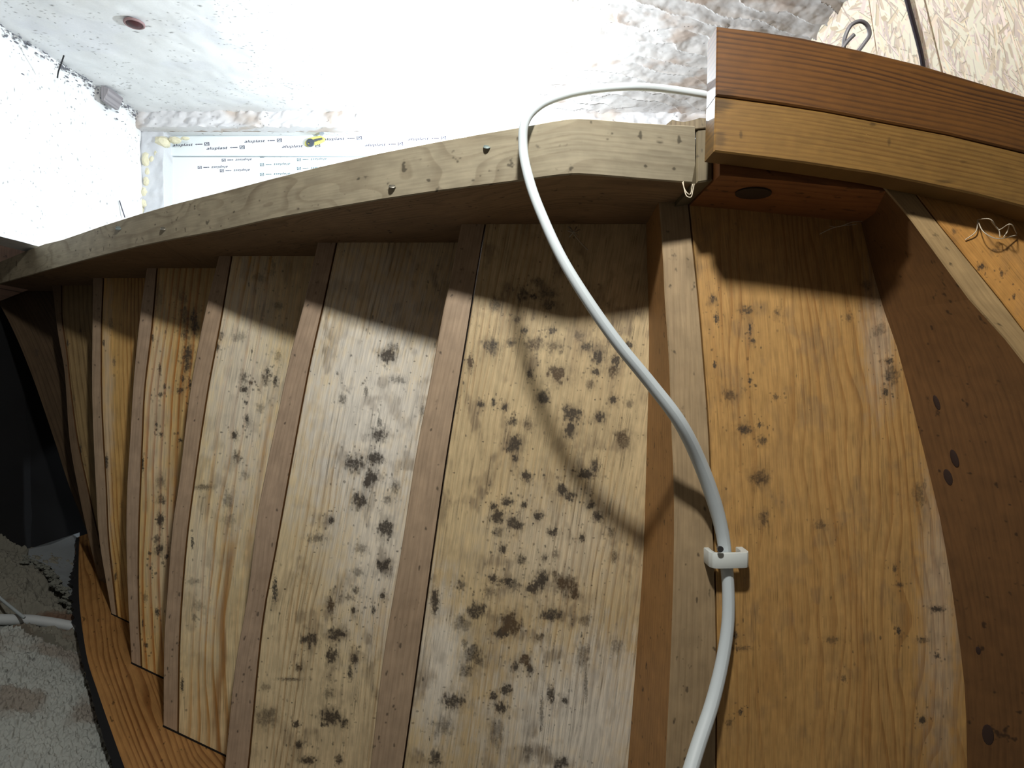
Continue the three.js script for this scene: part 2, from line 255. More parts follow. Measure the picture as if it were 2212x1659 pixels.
// spots of mould and a few painted shadows: [x, y, half width, half length, strength, brown]
const SPOTS = [
  [[80, 760, 4, 10, .4], [130, 1010, 3, 9, .5]],
  [[145, 742, 2.5, 9, .8], [173, 976, 3.5, 16, 1], [219, 1198, 4, 6, .7], [160, 860, 3, 8, .4], [224, 1230, 7, 5, .8], [185, 1090, 3, 12, .4]],
  [[223, 740, 3, 7, .9], [246, 781, 3, 10, .5], [229, 997, 4, 18, .95], [249, 1245, 3, 10, .8], [240, 700, 6, 12, .4], [262, 1090, 2, 8, .4]],
  [[329, 731, 3, 8, .8], [345, 796, 3, 13, 1, 1], [355, 833, 3, 7, .8], [346, 852, 6, 6, .7], [337, 916, 3.5, 6, .8], [347, 938, 6, 6, .9], [389, 951, 6, 5, .9], [394, 818, 3, 11, .8], [409, 829, 4, 13, .8], [389, 843, 8, 9, .6], [307, 1003, 3.5, 16, 1], [346, 1040, 10, 14, .45], [348, 1078, 10, 10, .6], [346, 1121, 7, 16, .95], [339, 1164, 8, 8, .6], [398, 683, 12, 22, .5], [420, 700, 10, 30, .7], [405, 767, 11, 26, .75], [405, 794, 9, 8, .6], [398, 722, 12, 12, .6], [344, 1188, 9, 14, .75], [323, 1194, 4, 4, .9], [359, 1201, 5, 6, .8], [325, 1226, 3, 4, .9], [336, 1238, 4, 4, .95], [352, 1215, 4, 4, .7], [313, 1289, 6, 12, .5], [340, 1322, 5, 9, .95], [308, 1346, 2, 9, .9], [315, 1393, 5, 7, .8], [340, 640, 10, 30, .4], [395, 640, 10, 20, .4]],  // larger patches at the upper right are shadows painted in among the mould
  [[469, 748, 5, 12, .9], [526, 814, 7, 14, .6], [527, 841, 9, 8, .8], [578, 800, 5, 7, .9], [574, 819, 8, 14, .6], [594, 824, 5, 12, .8], [541, 826, 6, 6, .8, 1], [531, 869, 4, 5, .9], [533, 903, 4, 10, .7], [563, 881, 10, 10, .4], [517, 727, 14, 10, .4], [473, 724, 14, 10, .5], [507, 940, 8, 10, .85], [512, 987, 10, 14, .6], [529, 1026, 9, 10, .4], [534, 910, 5, 14, .5], [493, 1079, 12, 20, .45], [495, 1123, 14, 14, .3], [441, 1052, 20, 6, .5], [415, 1172, 4, 16, .95], [415, 1255, 18, 8, .35], [419, 1333, 6, 10, .5], [393, 1479, 4, 18, .9], [427, 1308, 14, 12, .3], [600, 660, 12, 8, .4], [560, 600, 16, 10, .35], [600, 770, 8, 12, .4], [590, 580, 6, 24, .35]],
  [[837, 768, 18, 16, .85], [850, 751, 12, 12, .5], [858, 820, 17, 9, .5], [790, 846, 5, 12, .65], [740, 862, 8, 12, .6], [820, 914, 5, 12, .6], [912, 887, 5, 14, .5], [817, 940, 22, 16, .7], [768, 1001, 22, 20, .75], [810, 991, 18, 14, .85], [802, 1030, 16, 18, .9], [792, 1045, 10, 9, .9], [778, 1084, 18, 20, .8], [836, 1079, 9, 9, .5], [853, 1052, 9, 16, .5], [714, 1123, 7, 8, .9], [832, 1143, 16, 24, .9], [685, 1162, 22, 10, .5], [829, 1223, 18, 16, .95], [773, 1235, 10, 10, .5], [593, 1274, 6, 28, .95], [714, 1308, 9, 17, .85, 1], [763, 1318, 7, 9, .9], [807, 1318, 6, 10, .9], [827, 1286, 7, 8, .8], [768, 1274, 8, 9, .6], [727, 1369, 19, 15, .95], [668, 1382, 20, 18, .8], [717, 1416, 13, 20, .95], [766, 1421, 7, 11, .9], [756, 1455, 6, 20, .75], [646, 1442, 7, 8, .7, 1], [627, 1467, 30, 4, .55], [707, 1499, 9, 10, .5], [714, 1547, 26, 18, .9], [744, 1562, 10, 12, .7], [639, 1564, 8, 7, 1], [573, 1547, 26, 22, .5], [646, 1608, 8, 10, .9], [666, 1642, 18, 9, .9], [732, 1640, 10, 12, .7], [575, 1484, 14, 10, .4], [780, 1185, 14, 10, .5, 1], [755, 1290, 10, 7, .5, 1], ],
  [[1130, 637, 14, 16, .6], [1160, 610, 16, 10, .55], [1152, 640, 8, 7, .7], [1185, 634, 22, 12, .5], [1187, 659, 15, 13, .6], [1068, 659, 15, 16, .5], [1117, 691, 8, 7, .6, 1], [1193, 714, 9, 9, .8], [1133, 714, 8, 9, .65], [1060, 748, 21, 19, .65], [1103, 740, 12, 10, .55], [1152, 743, 20, 14, .65, 1], [1196, 748, 18, 14, .55, 1], [1204, 808, 22, 20, .9, 1], [1266, 748, 14, 12, .65], [1290, 770, 15, 17, 1], [1331, 779, 13, 14, 1], [1286, 802, 9, 8, 1], [1323, 802, 14, 14, .65, 1], [1358, 745, 9, 8, .8], [1250, 724, 12, 10, .45], [1015, 783, 7, 14, .95, 1], [1143, 810, 7, 12, .75], [1324, 862, 11, 10, .85], [1274, 829, 9, 10, .6, 1], [1171, 854, 14, 14, .6],
    [1039, 872, 8, 8, .8], [1066, 870, 6, 9, .8], [1090, 879, 8, 9, .95], [1175, 860, 14, 12, .7], [1234, 894, 21, 20, 1], [1231, 930, 14, 16, .85], [1295, 899, 14, 12, .85], [1358, 872, 9, 10, .5], [1344, 947, 19, 22, .65, 1], [1107, 911, 10, 10, .65], [1141, 918, 16, 14, .5, 1], [1112, 957, 17, 18, .85], [1112, 989, 8, 8, .75], [1136, 1028, 12, 13, 1], [1263, 1023, 24, 11, .95], [1285, 1005, 10, 16, .7], [1212, 1057, 13, 13, 1], [1229, 1069, 15, 12, .75], [1095, 1084, 13, 10, .95], [1066, 1094, 9, 8, .95], [1073, 1116, 15, 15, 1], [1110, 1130, 19, 18, .95], [1132, 1091, 8, 7, .95], [1161, 1113, 11, 11, .8], [1275, 1091, 10, 10, .95], [1292, 1116, 12, 11, .95], [1075, 1150, 13, 12, .55], [1193, 1150, 10, 9, .85], [1256, 1162, 8, 9, .95], [1085, 1186, 8, 11, .85], [1124, 1208, 11, 12, .65], [1175, 1206, 8, 8, .55], [1200, 1199, 8, 9, .5, 1], [1327, 1201, 9, 16, .55, 1], [1320, 1150, 8, 12, .5, 1], [1063, 1250, 10, 9, .75], [1093, 1255, 19, 8, .75], [1171, 1250, 15, 18, .95], [1154, 1269, 18, 16, .95], [1219, 1264, 25, 24, .8, 1], [1239, 1284, 11, 12, .8, 1], [1112, 1264, 17, 14, .55], [995, 1264, 11, 11, .65], [939, 1299, 9, 25, .95], [1058, 1279, 15, 12, .45, 1], [1029, 1318, 22, 19, .75], [995, 1347, 22, 22, .5], [1102, 1347, 28, 24, .9, 1], [1083, 1367, 15, 13, .85], [1190, 1328, 26, 13, .75], [1263, 1338, 13, 14, .5, 1], [1166, 1377, 12, 10, .6, 1], [1136, 1425, 15, 16, .85, 1], [1146, 1447, 9, 9, 1], [1024, 1416, 24, 26, .65], [1005, 1450, 16, 16, .55], [1258, 1416, 14, 30, .5, 1], [1112, 1440, 11, 14, .65], [1066, 1503, 9, 10, .95], [1093, 1491, 13, 11, .85], [1083, 1528, 15, 13, .95], [978, 1513, 28, 17, .75], [1190, 1499, 8, 18, .85], [1219, 1513, 8, 9, .75], [1073, 1581, 14, 30, .45], [941, 1640, 14, 20, .7], [1210, 1650, 18, 16, .75], [956, 1572, 24, 22, .45], [1331, 1396, 12, 14, .45], [1170, 1540, 5, 40, .5], [1140, 1620, 10, 20, .5], [1265, 1480, 4, 40, .5]],
  [[1540, 648, 9, 12, .65], [1547, 688, 6, 12, .95], [1613, 670, 16, 10, .65], [1620, 710, 3, 16, .8], [1626, 736, 6, 6, .9], [1679, 677, 9, 10, .5], [1543, 787, 4, 10, .9], [1620, 822, 5, 6, .8], [1576, 854, 15, 14, .6, 1], [1675, 857, 6, 8, .6], [1609, 927, 16, 11, .75], [1640, 918, 6, 6, .75], [1646, 953, 11, 9, .65], [1870, 615, 14, 12, .45], [1899, 710, 14, 16, .5], [1918, 780, 11, 7, .7], [1927, 810, 16, 22, .6], [1912, 846, 7, 10, .75], [1833, 685, 7, 9, .5], [1639, 1031, 22, 18, .65, 1], [1650, 1121, 11, 17, .6, 1], [1772, 1134, 13, 10, .5], [1985, 1070, 14, 26, .5], [1932, 1228, 6, 9, .6], [1943, 1262, 7, 6, .55], [1941, 1362, 5, 9, .85], [2024, 1315, 18, 7, .75], [1992, 1382, 15, 6, .55], [1588, 1371, 5, 10, .9], [1600, 1400, 22, 5, .5], [1797, 1382, 16, 8, .45], [1599, 1538, 6, 6, 1], [1575, 1561, 9, 8, .55, 1], [1992, 1555, 7, 8, .85], [1823, 1465, 6, 9, .55], [2024, 1416, 5, 6, .8], ],
  [[2120, 575, 8, 7, .8], [2165, 590, 6, 6, .8], [2060, 500, 6, 6, .5], [2190, 640, 4, 8, .8], [2150, 540, 10, 4, .5]],
];
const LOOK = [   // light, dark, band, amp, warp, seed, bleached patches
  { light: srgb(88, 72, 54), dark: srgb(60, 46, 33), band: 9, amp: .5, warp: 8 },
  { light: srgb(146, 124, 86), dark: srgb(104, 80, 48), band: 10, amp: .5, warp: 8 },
  { light: srgb(205, 166, 102), dark: srgb(156, 106, 48), band: 8, amp: .75, warp: 9, bleach: [[232, 980, 14, 420, .35]] },
  { light: srgb(214, 184, 126), dark: srgb(176, 116, 52), band: 17, amp: .8, warp: 12, bleach: [[335, 900, 34, 260, .35], [350, 1180, 40, 200, .3]], streaks: [[[[420, 700], [396, 820], [383, 950], [374, 1100], [364, 1300]], 9, .5]] },
  { light: srgb(222, 203, 160), dark: srgb(186, 140, 78), band: 24, amp: .65, warp: 22, bleach: [[520, 850, 100, 330, .6], [430, 1230, 50, 200, .35]], streaks: [[[[500, 1100], [496, 1200], [484, 1290], [478, 1350], [483, 1420], [470, 1490], [468, 1560], [480, 1700]], 11, .7], [[[600, 800], [575, 950], [555, 1080], [530, 1250]], 6, .4]] },
  { light: srgb(214, 196, 158), dark: srgb(160, 126, 82), band: 13, amp: .5, warp: 16, bleach: [[810, 900, 210, 330, .95], [820, 1150, 130, 280, .7]] },
  { light: srgb(198, 177, 137), dark: srgb(146, 115, 77), band: 15, amp: .42, warp: 16, bleach: [[1200, 1180, 180, 160, .25], [1250, 1560, 240, 220, .75], [950, 1450, 70, 220, .7]] },
  { light: srgb(178, 139, 84), dark: srgb(132, 88, 42), band: 24, amp: .42, warp: 44, bleach: [[2030, 1300, 50, 420, .3], [1900, 720, 40, 200, .3]], streaks: [[[[1800, 900], [1790, 1020], [1812, 1150], [1850, 1300], [1868, 1500], [1880, 1700]], 14, .3], [[[1770, 1050], [1755, 1200], [1772, 1400], [1780, 1700]], 8, .25]] },
  { light: srgb(190, 140, 76), dark: srgb(140, 90, 38), band: 18, amp: .5, warp: 16 },
];
const TREADLABEL = ['darkest tread at the far left end of the stair', 'narrow dim brown tread, second from the far left', 'narrow yellow pine tread, third from the far left', 'yellow pine tread with orange grain and small black spots', 'cream tread with a wavy orange grain streak', 'pale bleached tread with grey mould blotches', 'broad tan tread with the most black mould spots, beside the white cable', 'broad orange pine tread right of the cable clip', 'orange tread partly hidden in the upper right corner'];
const riserTex = plankTexture(41, [0.62, 0.60, 0.58], [0.44, 0.40, 0.36], 11, .45, 14, .6), riserMat = plankMat(riserTex, { vertexColors: true, roughness: 0.6 });
const N = 26;
for (let i = 0; i < 9; i++) {
  const z = Z[i], left = edge(J[i], z), right = i < 8 ? edge(J[i + 1], Z[i + 1]) : (y) => left(y) + 0.42;
  const o = [], gap = 0.0014;
  const xl0 = left(0.26); const yTop = (x) => wallY(x) + 0.012;
  let yLo = innerY(left(-0.6)) - 0.012, yLoR = innerY(right(-0.7) + 0.012) - 0.012;
  for (let k = 0; k < 3; k++) { yLo = innerY(left(yLo)) - 0.012; yLoR = innerY(right(yLoR)) - 0.012; }
  if (i > 5) { yLo = Math.max(yLo, -1.02); yLoR = Math.max(yLoR, -1.02); }
  const yT0 = yTop(xl0), yT1 = yTop(right(0.2) + 0.012);
  for (let k = 0; k <= N; k++) { const y = lerp(yT0, yLo, k / N); o.push([left(y) + gap, y]); }
  for (let k = N; k >= 0; k--) { const y = lerp(yT1, yLoR, k / N); o.push([right(y) + 0.012, y]); }
  // surface: one texel of the board's own sheet per 1/(q) unit
  const u = F / z, xs = o.map((p) => p[0]), ys = o.map((p) => p[1]), px0 = Math.max(-90, Math.floor(CX + Math.min(...xs) * u) - 2), px1 = Math.min(2300, Math.ceil(CX + Math.max(...xs) * u) + 2), py0 = Math.floor(CY - Math.max(...ys) * u) - 2, py1 = Math.min(1720, Math.ceil(CY - Math.min(...ys) * u) + 2);
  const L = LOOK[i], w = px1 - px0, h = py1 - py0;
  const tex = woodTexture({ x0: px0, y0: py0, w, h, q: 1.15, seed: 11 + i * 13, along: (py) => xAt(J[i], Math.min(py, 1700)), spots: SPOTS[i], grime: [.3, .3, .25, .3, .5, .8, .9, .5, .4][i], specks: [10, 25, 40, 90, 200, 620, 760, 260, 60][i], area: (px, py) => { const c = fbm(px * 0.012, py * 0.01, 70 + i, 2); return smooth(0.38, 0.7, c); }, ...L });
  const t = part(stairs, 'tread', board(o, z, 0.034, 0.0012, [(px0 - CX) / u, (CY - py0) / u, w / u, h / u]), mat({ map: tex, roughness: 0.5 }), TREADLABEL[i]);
  if (!i) continue;
  // the riser that carries the tread before this one: lower edge flush with this tread's underside
  const cl = edge(C[i], z), kk = K[i] ? edge(K[i], Z[i - 1]) : null, rings = [];
  const yb = i > 5 ? -1.02 : Math.min(yLo, innerY(cl(yLo)) - 0.012);
  for (let k = 0; k <= N; k++) {
    const y = lerp(wallY(cl(0.25)) + 0.012, yb, k / N), a = cl(y), b = left(y) - gap, top = kk ? kk(y) : a, c = 0.0016;
    rings.push([W(a, y, z + c), W(a + c, y, z), W(b, y, z), W(Math.max(b, top + 0.03), y, Z[i - 1] - 0.0004), W(top, y, Z[i - 1] - 0.0004)]);
  }
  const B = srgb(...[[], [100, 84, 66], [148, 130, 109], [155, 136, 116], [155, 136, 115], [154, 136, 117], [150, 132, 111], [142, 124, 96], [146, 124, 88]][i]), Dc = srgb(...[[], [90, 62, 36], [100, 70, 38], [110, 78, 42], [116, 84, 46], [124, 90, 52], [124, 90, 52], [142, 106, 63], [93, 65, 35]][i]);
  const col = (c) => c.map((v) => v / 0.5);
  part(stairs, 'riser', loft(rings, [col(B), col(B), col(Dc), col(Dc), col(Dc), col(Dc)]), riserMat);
}

for (const [i, a, b] of [[2, -0.004, 0.003], [3, -0.004, 0.004], [4, -0.004, 0.004]]) {        // dark strips painted for the shadow gaps where treads end on the lower-left stringer
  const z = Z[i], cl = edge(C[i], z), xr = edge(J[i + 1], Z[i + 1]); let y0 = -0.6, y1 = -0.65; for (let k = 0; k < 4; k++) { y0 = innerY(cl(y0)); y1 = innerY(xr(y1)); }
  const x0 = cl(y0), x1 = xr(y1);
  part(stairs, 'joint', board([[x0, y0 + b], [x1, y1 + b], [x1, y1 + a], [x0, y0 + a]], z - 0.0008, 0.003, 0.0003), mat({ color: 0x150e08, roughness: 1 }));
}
{
  const cl = edge(C[8], Z[8]), kk = edge(K[8], Z[7]), on = (y, s) => [lerp(kk(y), cl(y), s), y, lerp(Z[7], Z[8], s)];
  const r8 = stairs.children.filter((o) => o.name.startsWith('riser')).at(-1), m = mat({ color: 0x2b180d, roughness: 0.85 });
  for (const [px, py, w, l] of [[2025, 868, 0.0035, 0.011], [2060, 990, 0.0045, 0.013], [2050, 1030, 0.005, 0.012], [2139, 1587, 0.007, 0.015], [2110, 1405, 0.003, 0.006]]) {
    let best = null; for (let y = -0.6; y < 0.2; y += 0.002) for (let s = 0.02; s < 1; s += 0.02) { const [X, Y, zz] = on(y, s), e = Math.hypot(CX + X / zz * F - px, CY - Y / zz * F - py); if (!best || e < best[0]) best = [e, y, s]; }
    const [, y, s] = best, P = (a, b) => W(...on(a, b)), p = P(y, s), L = P(y - 0.01, s).sub(p).normalize(), D = P(y, s + 0.05).sub(p).normalize(), n = new THREE.Vector3().crossVectors(L, D).normalize();
    if (n.dot(W(0, 0, 0).sub(p)) < 0) n.negate(); D.crossVectors(n, L);
    const g = new THREE.SphereGeometry(1, 14, 8); g.applyMatrix4(new THREE.Matrix4().makeBasis(D.multiplyScalar(w), L.multiplyScalar(l), n.clone().multiplyScalar(0.0009)).setPosition(p)); g.computeVertexNormals();
    part(r8, 'knot', g, m);
  }
}

// wall stringer: lower face narrow and weathered, inner face hidden in its own shade
const SI = [[-60, 630], [0, 613], [158, 569], [316, 529], [500, 494], [600, 471], [821, 432], [948, 413], [1122, 391], [1233, 377], [1300, 380], [1371, 386], [1501, 396]];
const SO = [[-60, 592], [0, 565], [95, 527], [133, 518], [222, 487], [301, 462], [373, 441], [475, 415], [585, 386], [727, 351], [869, 320], [1008, 294], [1119, 275], [1233, 256], [1300, 258], [1344, 262], [1439, 268], [1501, 271]];
{
  const rings = [], c = 0.002;
  for (const x of [-60, 0, 50, 95, 133, 180, 222, 301, 373, 475, 585, 700, 821, 948, 1045, 1122, 1190, 1215, 1233, 1250, 1275, 1300, 1335, 1371, 1405, 1439, 1470, 1501]) {
    const iy = yAt(SI, x), oy = yAt(SO, x), zi = 0.262 / ((CY - iy) / F), zo = 0.32 / ((CY - oy) / F), xi = (x - CX) / F * zi, xo = (x - CX) / F * zo;
    rings.push([W(xi, 0.262, zi + c), W(xi, 0.2635, zi - 0.0005), W(xo, 0.3185, zo - 0.0005), W(xo, 0.32, zo + c), W(xo, 0.32, x < 320 ? 1.93 : zo + 0.3), W(xi, 0.262, x < 320 ? 1.93 : zi + 0.36)]);  // left part raised out of view up to the ceiling to block bulb light
  }
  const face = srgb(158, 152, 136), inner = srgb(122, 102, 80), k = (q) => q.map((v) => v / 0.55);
  const tex = plankTexture(77, [0.66, 0.63, 0.57], [0.40, 0.36, 0.31], 22, .7, 130, .9);
  const st = part(stairs, 'stringer', loft(rings, [k(face), k(face), k(face), k(face), k(inner), k(inner), k(face)], true, 0.2), plankMat(tex, { vertexColors: true, roughness: 0.7 }), 'grey weathered stringer along the wall');
  const screw = (px, py, r, m) => {
    const iy = yAt(SI, px), oy = yAt(SO, px), zi = 0.262 / ((CY - iy) / F), zo = 0.32 / ((CY - oy) / F), z = lerp(zi, zo, (py - iy) / (oy - iy)), y = (CY - py) / F * z;
    const head = new THREE.SphereGeometry(r, 14, 8, 0, Math.PI * 2, 0, Math.PI / 2); head.scale(1, 0.35, 1);
    const slot = new THREE.BoxGeometry(r * 1.5, r * 0.2, r * 0.3); slot.translate(0, r * 0.33, 0);
    const g = mergeGeometries([head.toNonIndexed(), slot.toNonIndexed()]);
    g.rotateX(Math.PI); g.rotateX(-0.8); const p = W((px - CX) / F * z, y, z - 0.0006); g.translate(p.x, p.y, p.z);
    return part(st, 'screw', g, m);
  };
  const zinc = mat({ color: 0x8d8a80, metalness: 0.75, roughness: 0.45 }), grey = mat({ color: 0x7f8d8c, metalness: 0.3, roughness: 0.5 });
  screw(848, 403, 0.0055, zinc); screw(258, 493, 0.007, grey); screw(354, 494, 0.006, zinc); screw(1052, 318, 0.005, grey);
  // splintered hole and chipped end
  const dk = mat({ color: 0x1c130c, roughness: 0.95 });
  const zi = 0.79, kn = new THREE.SphereGeometry(0.0062, 12, 8); kn.scale(1.15, 0.4, 0.8); const kp = at(1437, 313, 0.768); kn.translate(kp.x, kp.y, kp.z); part(st, 'nail_hole', kn, dk);
  const pxp = (pts, z) => pts.map(([x, y]) => [(x - CX) / F * z, (CY - y) / F * z]);
  const endTex = plankMat(plankTexture(91, srgb(98, 88, 66), srgb(66, 53, 35), 8, .5, 10, .8));
  part(stairs, 'end_block', board(pxp([[1505, 276], [1527, 264], [1540, 270], [1540, 388], [1526, 392], [1505, 395]], 0.775), 0.775, 0.12, 0.002), endTex, 'short block of end grain beside the beam');
  part(stairs, 'splinter', board(pxp([[1440, 268], [1452, 258], [1462, 260], [1476, 263], [1496, 259], [1512, 254], [1540, 256], [1540, 275], [1500, 279], [1470, 276], [1441, 275]], 0.772), 0.772, 0.03, 0.001), plankMat(plankTexture(93, srgb(112, 100, 78), srgb(66, 54, 38), 7, .6, 12, .8)), 'chipped grey edge of the stringer');
  // second length of wall stringer, behind the double beam
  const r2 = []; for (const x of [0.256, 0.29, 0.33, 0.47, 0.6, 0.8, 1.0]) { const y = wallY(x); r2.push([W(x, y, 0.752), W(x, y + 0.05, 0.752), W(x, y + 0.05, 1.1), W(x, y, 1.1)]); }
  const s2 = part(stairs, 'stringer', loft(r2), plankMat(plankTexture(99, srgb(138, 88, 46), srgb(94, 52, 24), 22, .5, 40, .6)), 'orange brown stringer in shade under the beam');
  const kx = 0.3175, knot = new THREE.CylinderGeometry(0.0225, 0.0225, 0.003, 28); knot.rotateX(Math.PI / 2); knot.rotateY(0.09);
  const kp2 = W(kx, wallY(kx) - 0.0006, 0.803); knot.translate(kp2.x, kp2.y, kp2.z); part(s2, 'knot', knot, mat({ color: 0x2a1a10, roughness: 0.7 }), 'dark oval knot');
}
{
  const z = 1.60, o = [[-70, 496], [0, 509], [30, 519], [80, 521], [135, 517], [135, 560], [-70, 640]].map(([x, y]) => [(x - CX) / F * z, (CY - y) / F * z]);
  part(stairs, 'end_block', board(o, z, 0.1, 0.002), plankMat(plankTexture(111, srgb(220, 190, 176), srgb(190, 155, 138), 12, .4, 12, .6)), 'pinkish board end behind the stringer at the far left');
}
// lower-left stringer, orange pine with bold grain
const ARRIS = [[168, 1160], [167, 1201], [167, 1268], [170, 1319], [179, 1386], [189, 1437], [209, 1497], [229, 1555], [259, 1639], [310, 1770], [420, 1960], [640, 2200]];
const onInner = (px, py, off = 0) => { const u = (px - CX) / F, v = (CY - py) / F, z = (-0.3235 - off) / (0.148 * u + 0.31 * v); return [u * z, v * z, z]; };
{
  const rings = [], nx = 0.431, ny = 0.9025;
  for (const [px, py] of ARRIS) {
    let [x, y, z] = onInner(px, py); z = Math.min(z, 2.1); const c = 0.003, zt = Math.max(z + 0.35, 1.55);
    rings.push([W(x, y, z + c), W(x, y, zt), W(x - nx * 0.014, y - ny * 0.014, zt), W(x - nx * 0.014, y - ny * 0.014, z), W(x - nx * c, y - ny * c, z)]);
  }
  const tex = plankTexture(123, srgb(164, 122, 72), srgb(116, 74, 36), 20, .95, 26, .35);
  const m = plankMat(tex, { roughness: 0.5 });
  const st = part(stairs, 'stringer', loft(rings), m, 'orange pine stringer with bold grain at the lower left');
}

// double beam in the upper right corner: two glued boards
{
  const beam = thing('wooden_beam', 'thick orange brown beam of two glued boards in the upper right corner', 'beam');
  const z = 0.71, pxp = (pts) => pts.map(([x, y]) => [(x - CX) / F * z, (CY - y) / F * z]), u = F / z;
  const up = [[1549, 56], [1640, 67], [1733, 81], [1860, 108], [1987, 139], [2113, 177], [2212, 207], [2420, 275], [2420, 396], [2212, 328], [2050, 289.5], [1923, 265.5], [1781, 238.5], [1680, 223], [1588, 210.5], [1546.5, 206]];
  const lo = [[1546, 208.5], [1588, 213.5], [1680, 226], [1781, 241.5], [1923, 268.5], [2050, 292.5], [2212, 331], [2420, 399], [2420, 520], [2212, 447], [2113, 421], [1987, 394], [1892, 375], [1733, 351], [1640, 339], [1542, 327]];
  const sheet = (pts, seed, light, dark, band, amp, spots) => {
    const xs = pts.map((p) => p[0]), ys = pts.map((p) => p[1]), x0 = Math.min(...xs) - 2, y0 = Math.min(...ys) - 2, w = Math.max(...xs) - x0 + 4, h = Math.max(...ys) - y0 + 4;
    // grain runs along the board: swap the roles of the two axes
    const tw = Math.round(w), th = Math.round(h), mid = [[1540, 210], [1733, 233], [1987, 280], [2212, 330], [2420, 396]].map(([a, b]) => [b, a]);
    const tex = dataTex(tw, th, (D) => {
      for (let i = 0; i < tw; i++) { const base = xAt(mid, i + x0); for (let j = 0; j < th; j++) {
        const a = j + y0 - base, l = i, w1 = vn(a * 0.02, l * 0.0035, seed) - 0.5, ph = (a * (1 + l * 0.0002) + w1 * 14) / band, t = ph - Math.floor(ph), late = smooth(0.3, 0.8, t) * smooth(1, 0.85, t) * amp * (0.4 + 0.8 * vn(a * 0.03, l * 0.003, seed + 2));
        const fib = vn(a * 0.6, l * 0.03, seed + 3) - 0.5, tone = fbm(a * 0.02, l * 0.006, seed + 5, 3) - 0.5; let c = clamp(late + tone * 0.5), f = 1 + fib * 0.25 + (fbm(i * .06, j * .06, seed + 9, 2) - .5) * .2;
        for (const [sx, sy, sr, sl, sd] of spots) { const e = Math.hypot((i + x0 - sx) / sl, (j + y0 - sy) / sr); if (e < 1.3) f *= 1 - sd * smooth(1.3, 0.4, e + fib * 0.5); }
        const k = 4 * (j * tw + i); D[k] = toS(lerp(light[0], dark[0], c) * f); D[k + 1] = toS(lerp(light[1], dark[1], c) * f); D[k + 2] = toS(lerp(light[2], dark[2], c) * f); D[k + 3] = 255;
      } }
    });
    return [mat({ map: tex, roughness: 0.5 }), [(x0 - CX) / u, (CY - y0) / u, w / u, h / u]];
  };
  const [m1, b1] = sheet(up, 201, srgb(88, 55, 17), srgb(47, 25, 6), 11.5, .9, [[1560, 205, 14, 34, .5], [1850, 120, 10, 22, .2]]);
  const [m2, b2] = sheet(lo, 209, srgb(110, 82, 38), srgb(82, 54, 21), 10, .6, [[1552, 228, 18, 30, .55], [1600, 290, 10, 4, .5], [1555, 300, 20, 14, .4], [1920, 306, 10, 4, .4], [1885, 268, 5, 8, .5], [2040, 392, 5, 24, .4], [2080, 350, 5, 8, .3]]);
  part(beam, 'board', board(pxp(up), z, 0.036, 0.0018, b1), m1, 'darker striped board');
  part(beam, 'board', board(pxp(lo), z, 0.036, 0.0018, b2), m2, 'lighter yellow board');
}

// ------------------------------------------------------------------ the setting
const YB = 0.795;                                                    // the wall with the niche
function plasterTexture(seed, base, speck, tint) {
  const s = 1024; return dataTex(s, s, (D) => {
    const R = rng(seed), m = new Float32Array(s * s);
    for (let k = 0; k < speck; k++) { const cx = R() * s, cy = R() * s, a = (R() - 0.5) * 0.9, l = 1.5 + R() * R() * 9, wd = 0.8 + R() * 1.6, d = 0.25 + 0.7 * R(); if (fbm(cx * 0.012, cy * 0.012, seed, 2) < 0.35 + 0.3 * R()) continue;
      for (let t = -l; t <= l; t += 0.5) for (let q = -2; q <= 2; q++) { const x = Math.round(cx + t * Math.cos(a) - q * Math.sin(a)), y = Math.round(cy + t * Math.sin(a) + q * Math.cos(a)); if (x < 0 || y < 0 || x >= s || y >= s || Math.abs(q) > wd) continue; m[y * s + x] = Math.max(m[y * s + x], d * (1 - Math.abs(t) / l)); } }
    for (let j = 0; j < s; j++) for (let i = 0; i < s; i++) {
      const n = fbm(i * 0.01, j * 0.01, seed + 1, 4), g = vn(i * 0.35, j * 0.35, seed + 6), f = (0.9 + 0.16 * n + 0.05 * g) * (1 - 0.75 * m[j * s + i]), tt = smooth(0.55, 0.75, fbm(i * 0.008 + 40, j * 0.011, seed + 3, 4)), k = 4 * (j * s + i);
      for (let c = 0; c < 3; c++) D[k + c] = toS(lerp(base[c], tint[c], tt) * f); D[k + 3] = 255;
    }
  }, 2);
}
const white = plasterTexture(5, [0.80, 0.82, 0.84], 3000, [0.76, 0.78, 0.82]); white.repeat.set(1.1, 1.1);
const whiteMat = mat({ map: white, roughness: 0.9 });
const stoneTex = plasterTexture(15, [0.62, 0.60, 0.59], 900, [0.48, 0.40, 0.35]); stoneTex.repeat.set(1.4, 1.4);
const stoneMat = mat({ map: stoneTex, roughness: 0.95 });
const bumpy = (s, a, f = 30) => (u, v) => (fbm(u * f, v * f, s, 4) - 0.5) * a;
structure('wall_back', slab(W(-1.72, YB, 1.12), W(0.06, YB, 1.12), W(0.06, YB, 1.95), W(-1.72, YB, 1.95), 260, 110, 0.1, bumpy(3, 0.008, 14)), whiteMat, 'white plastered wall above the stringer, thick with lamp light');
structure('wall_left', slab(W(-1.155, 0.326, 1.12), W(-1.155, YB + 0.02, 1.12), W(-1.098, YB + 0.02, 1.80), W(-1.085, 0.326, 1.80), 70, 110, 0.08, (u, v) => (fbm(u * 16, v * 16, 8, 4) - 0.5) * 0.010 + 0.012 * smooth(0.43, 0.515, u) * fbm(u * 40, v * 40, 18, 3)), whiteMat, 'white plastered left side of the window niche');
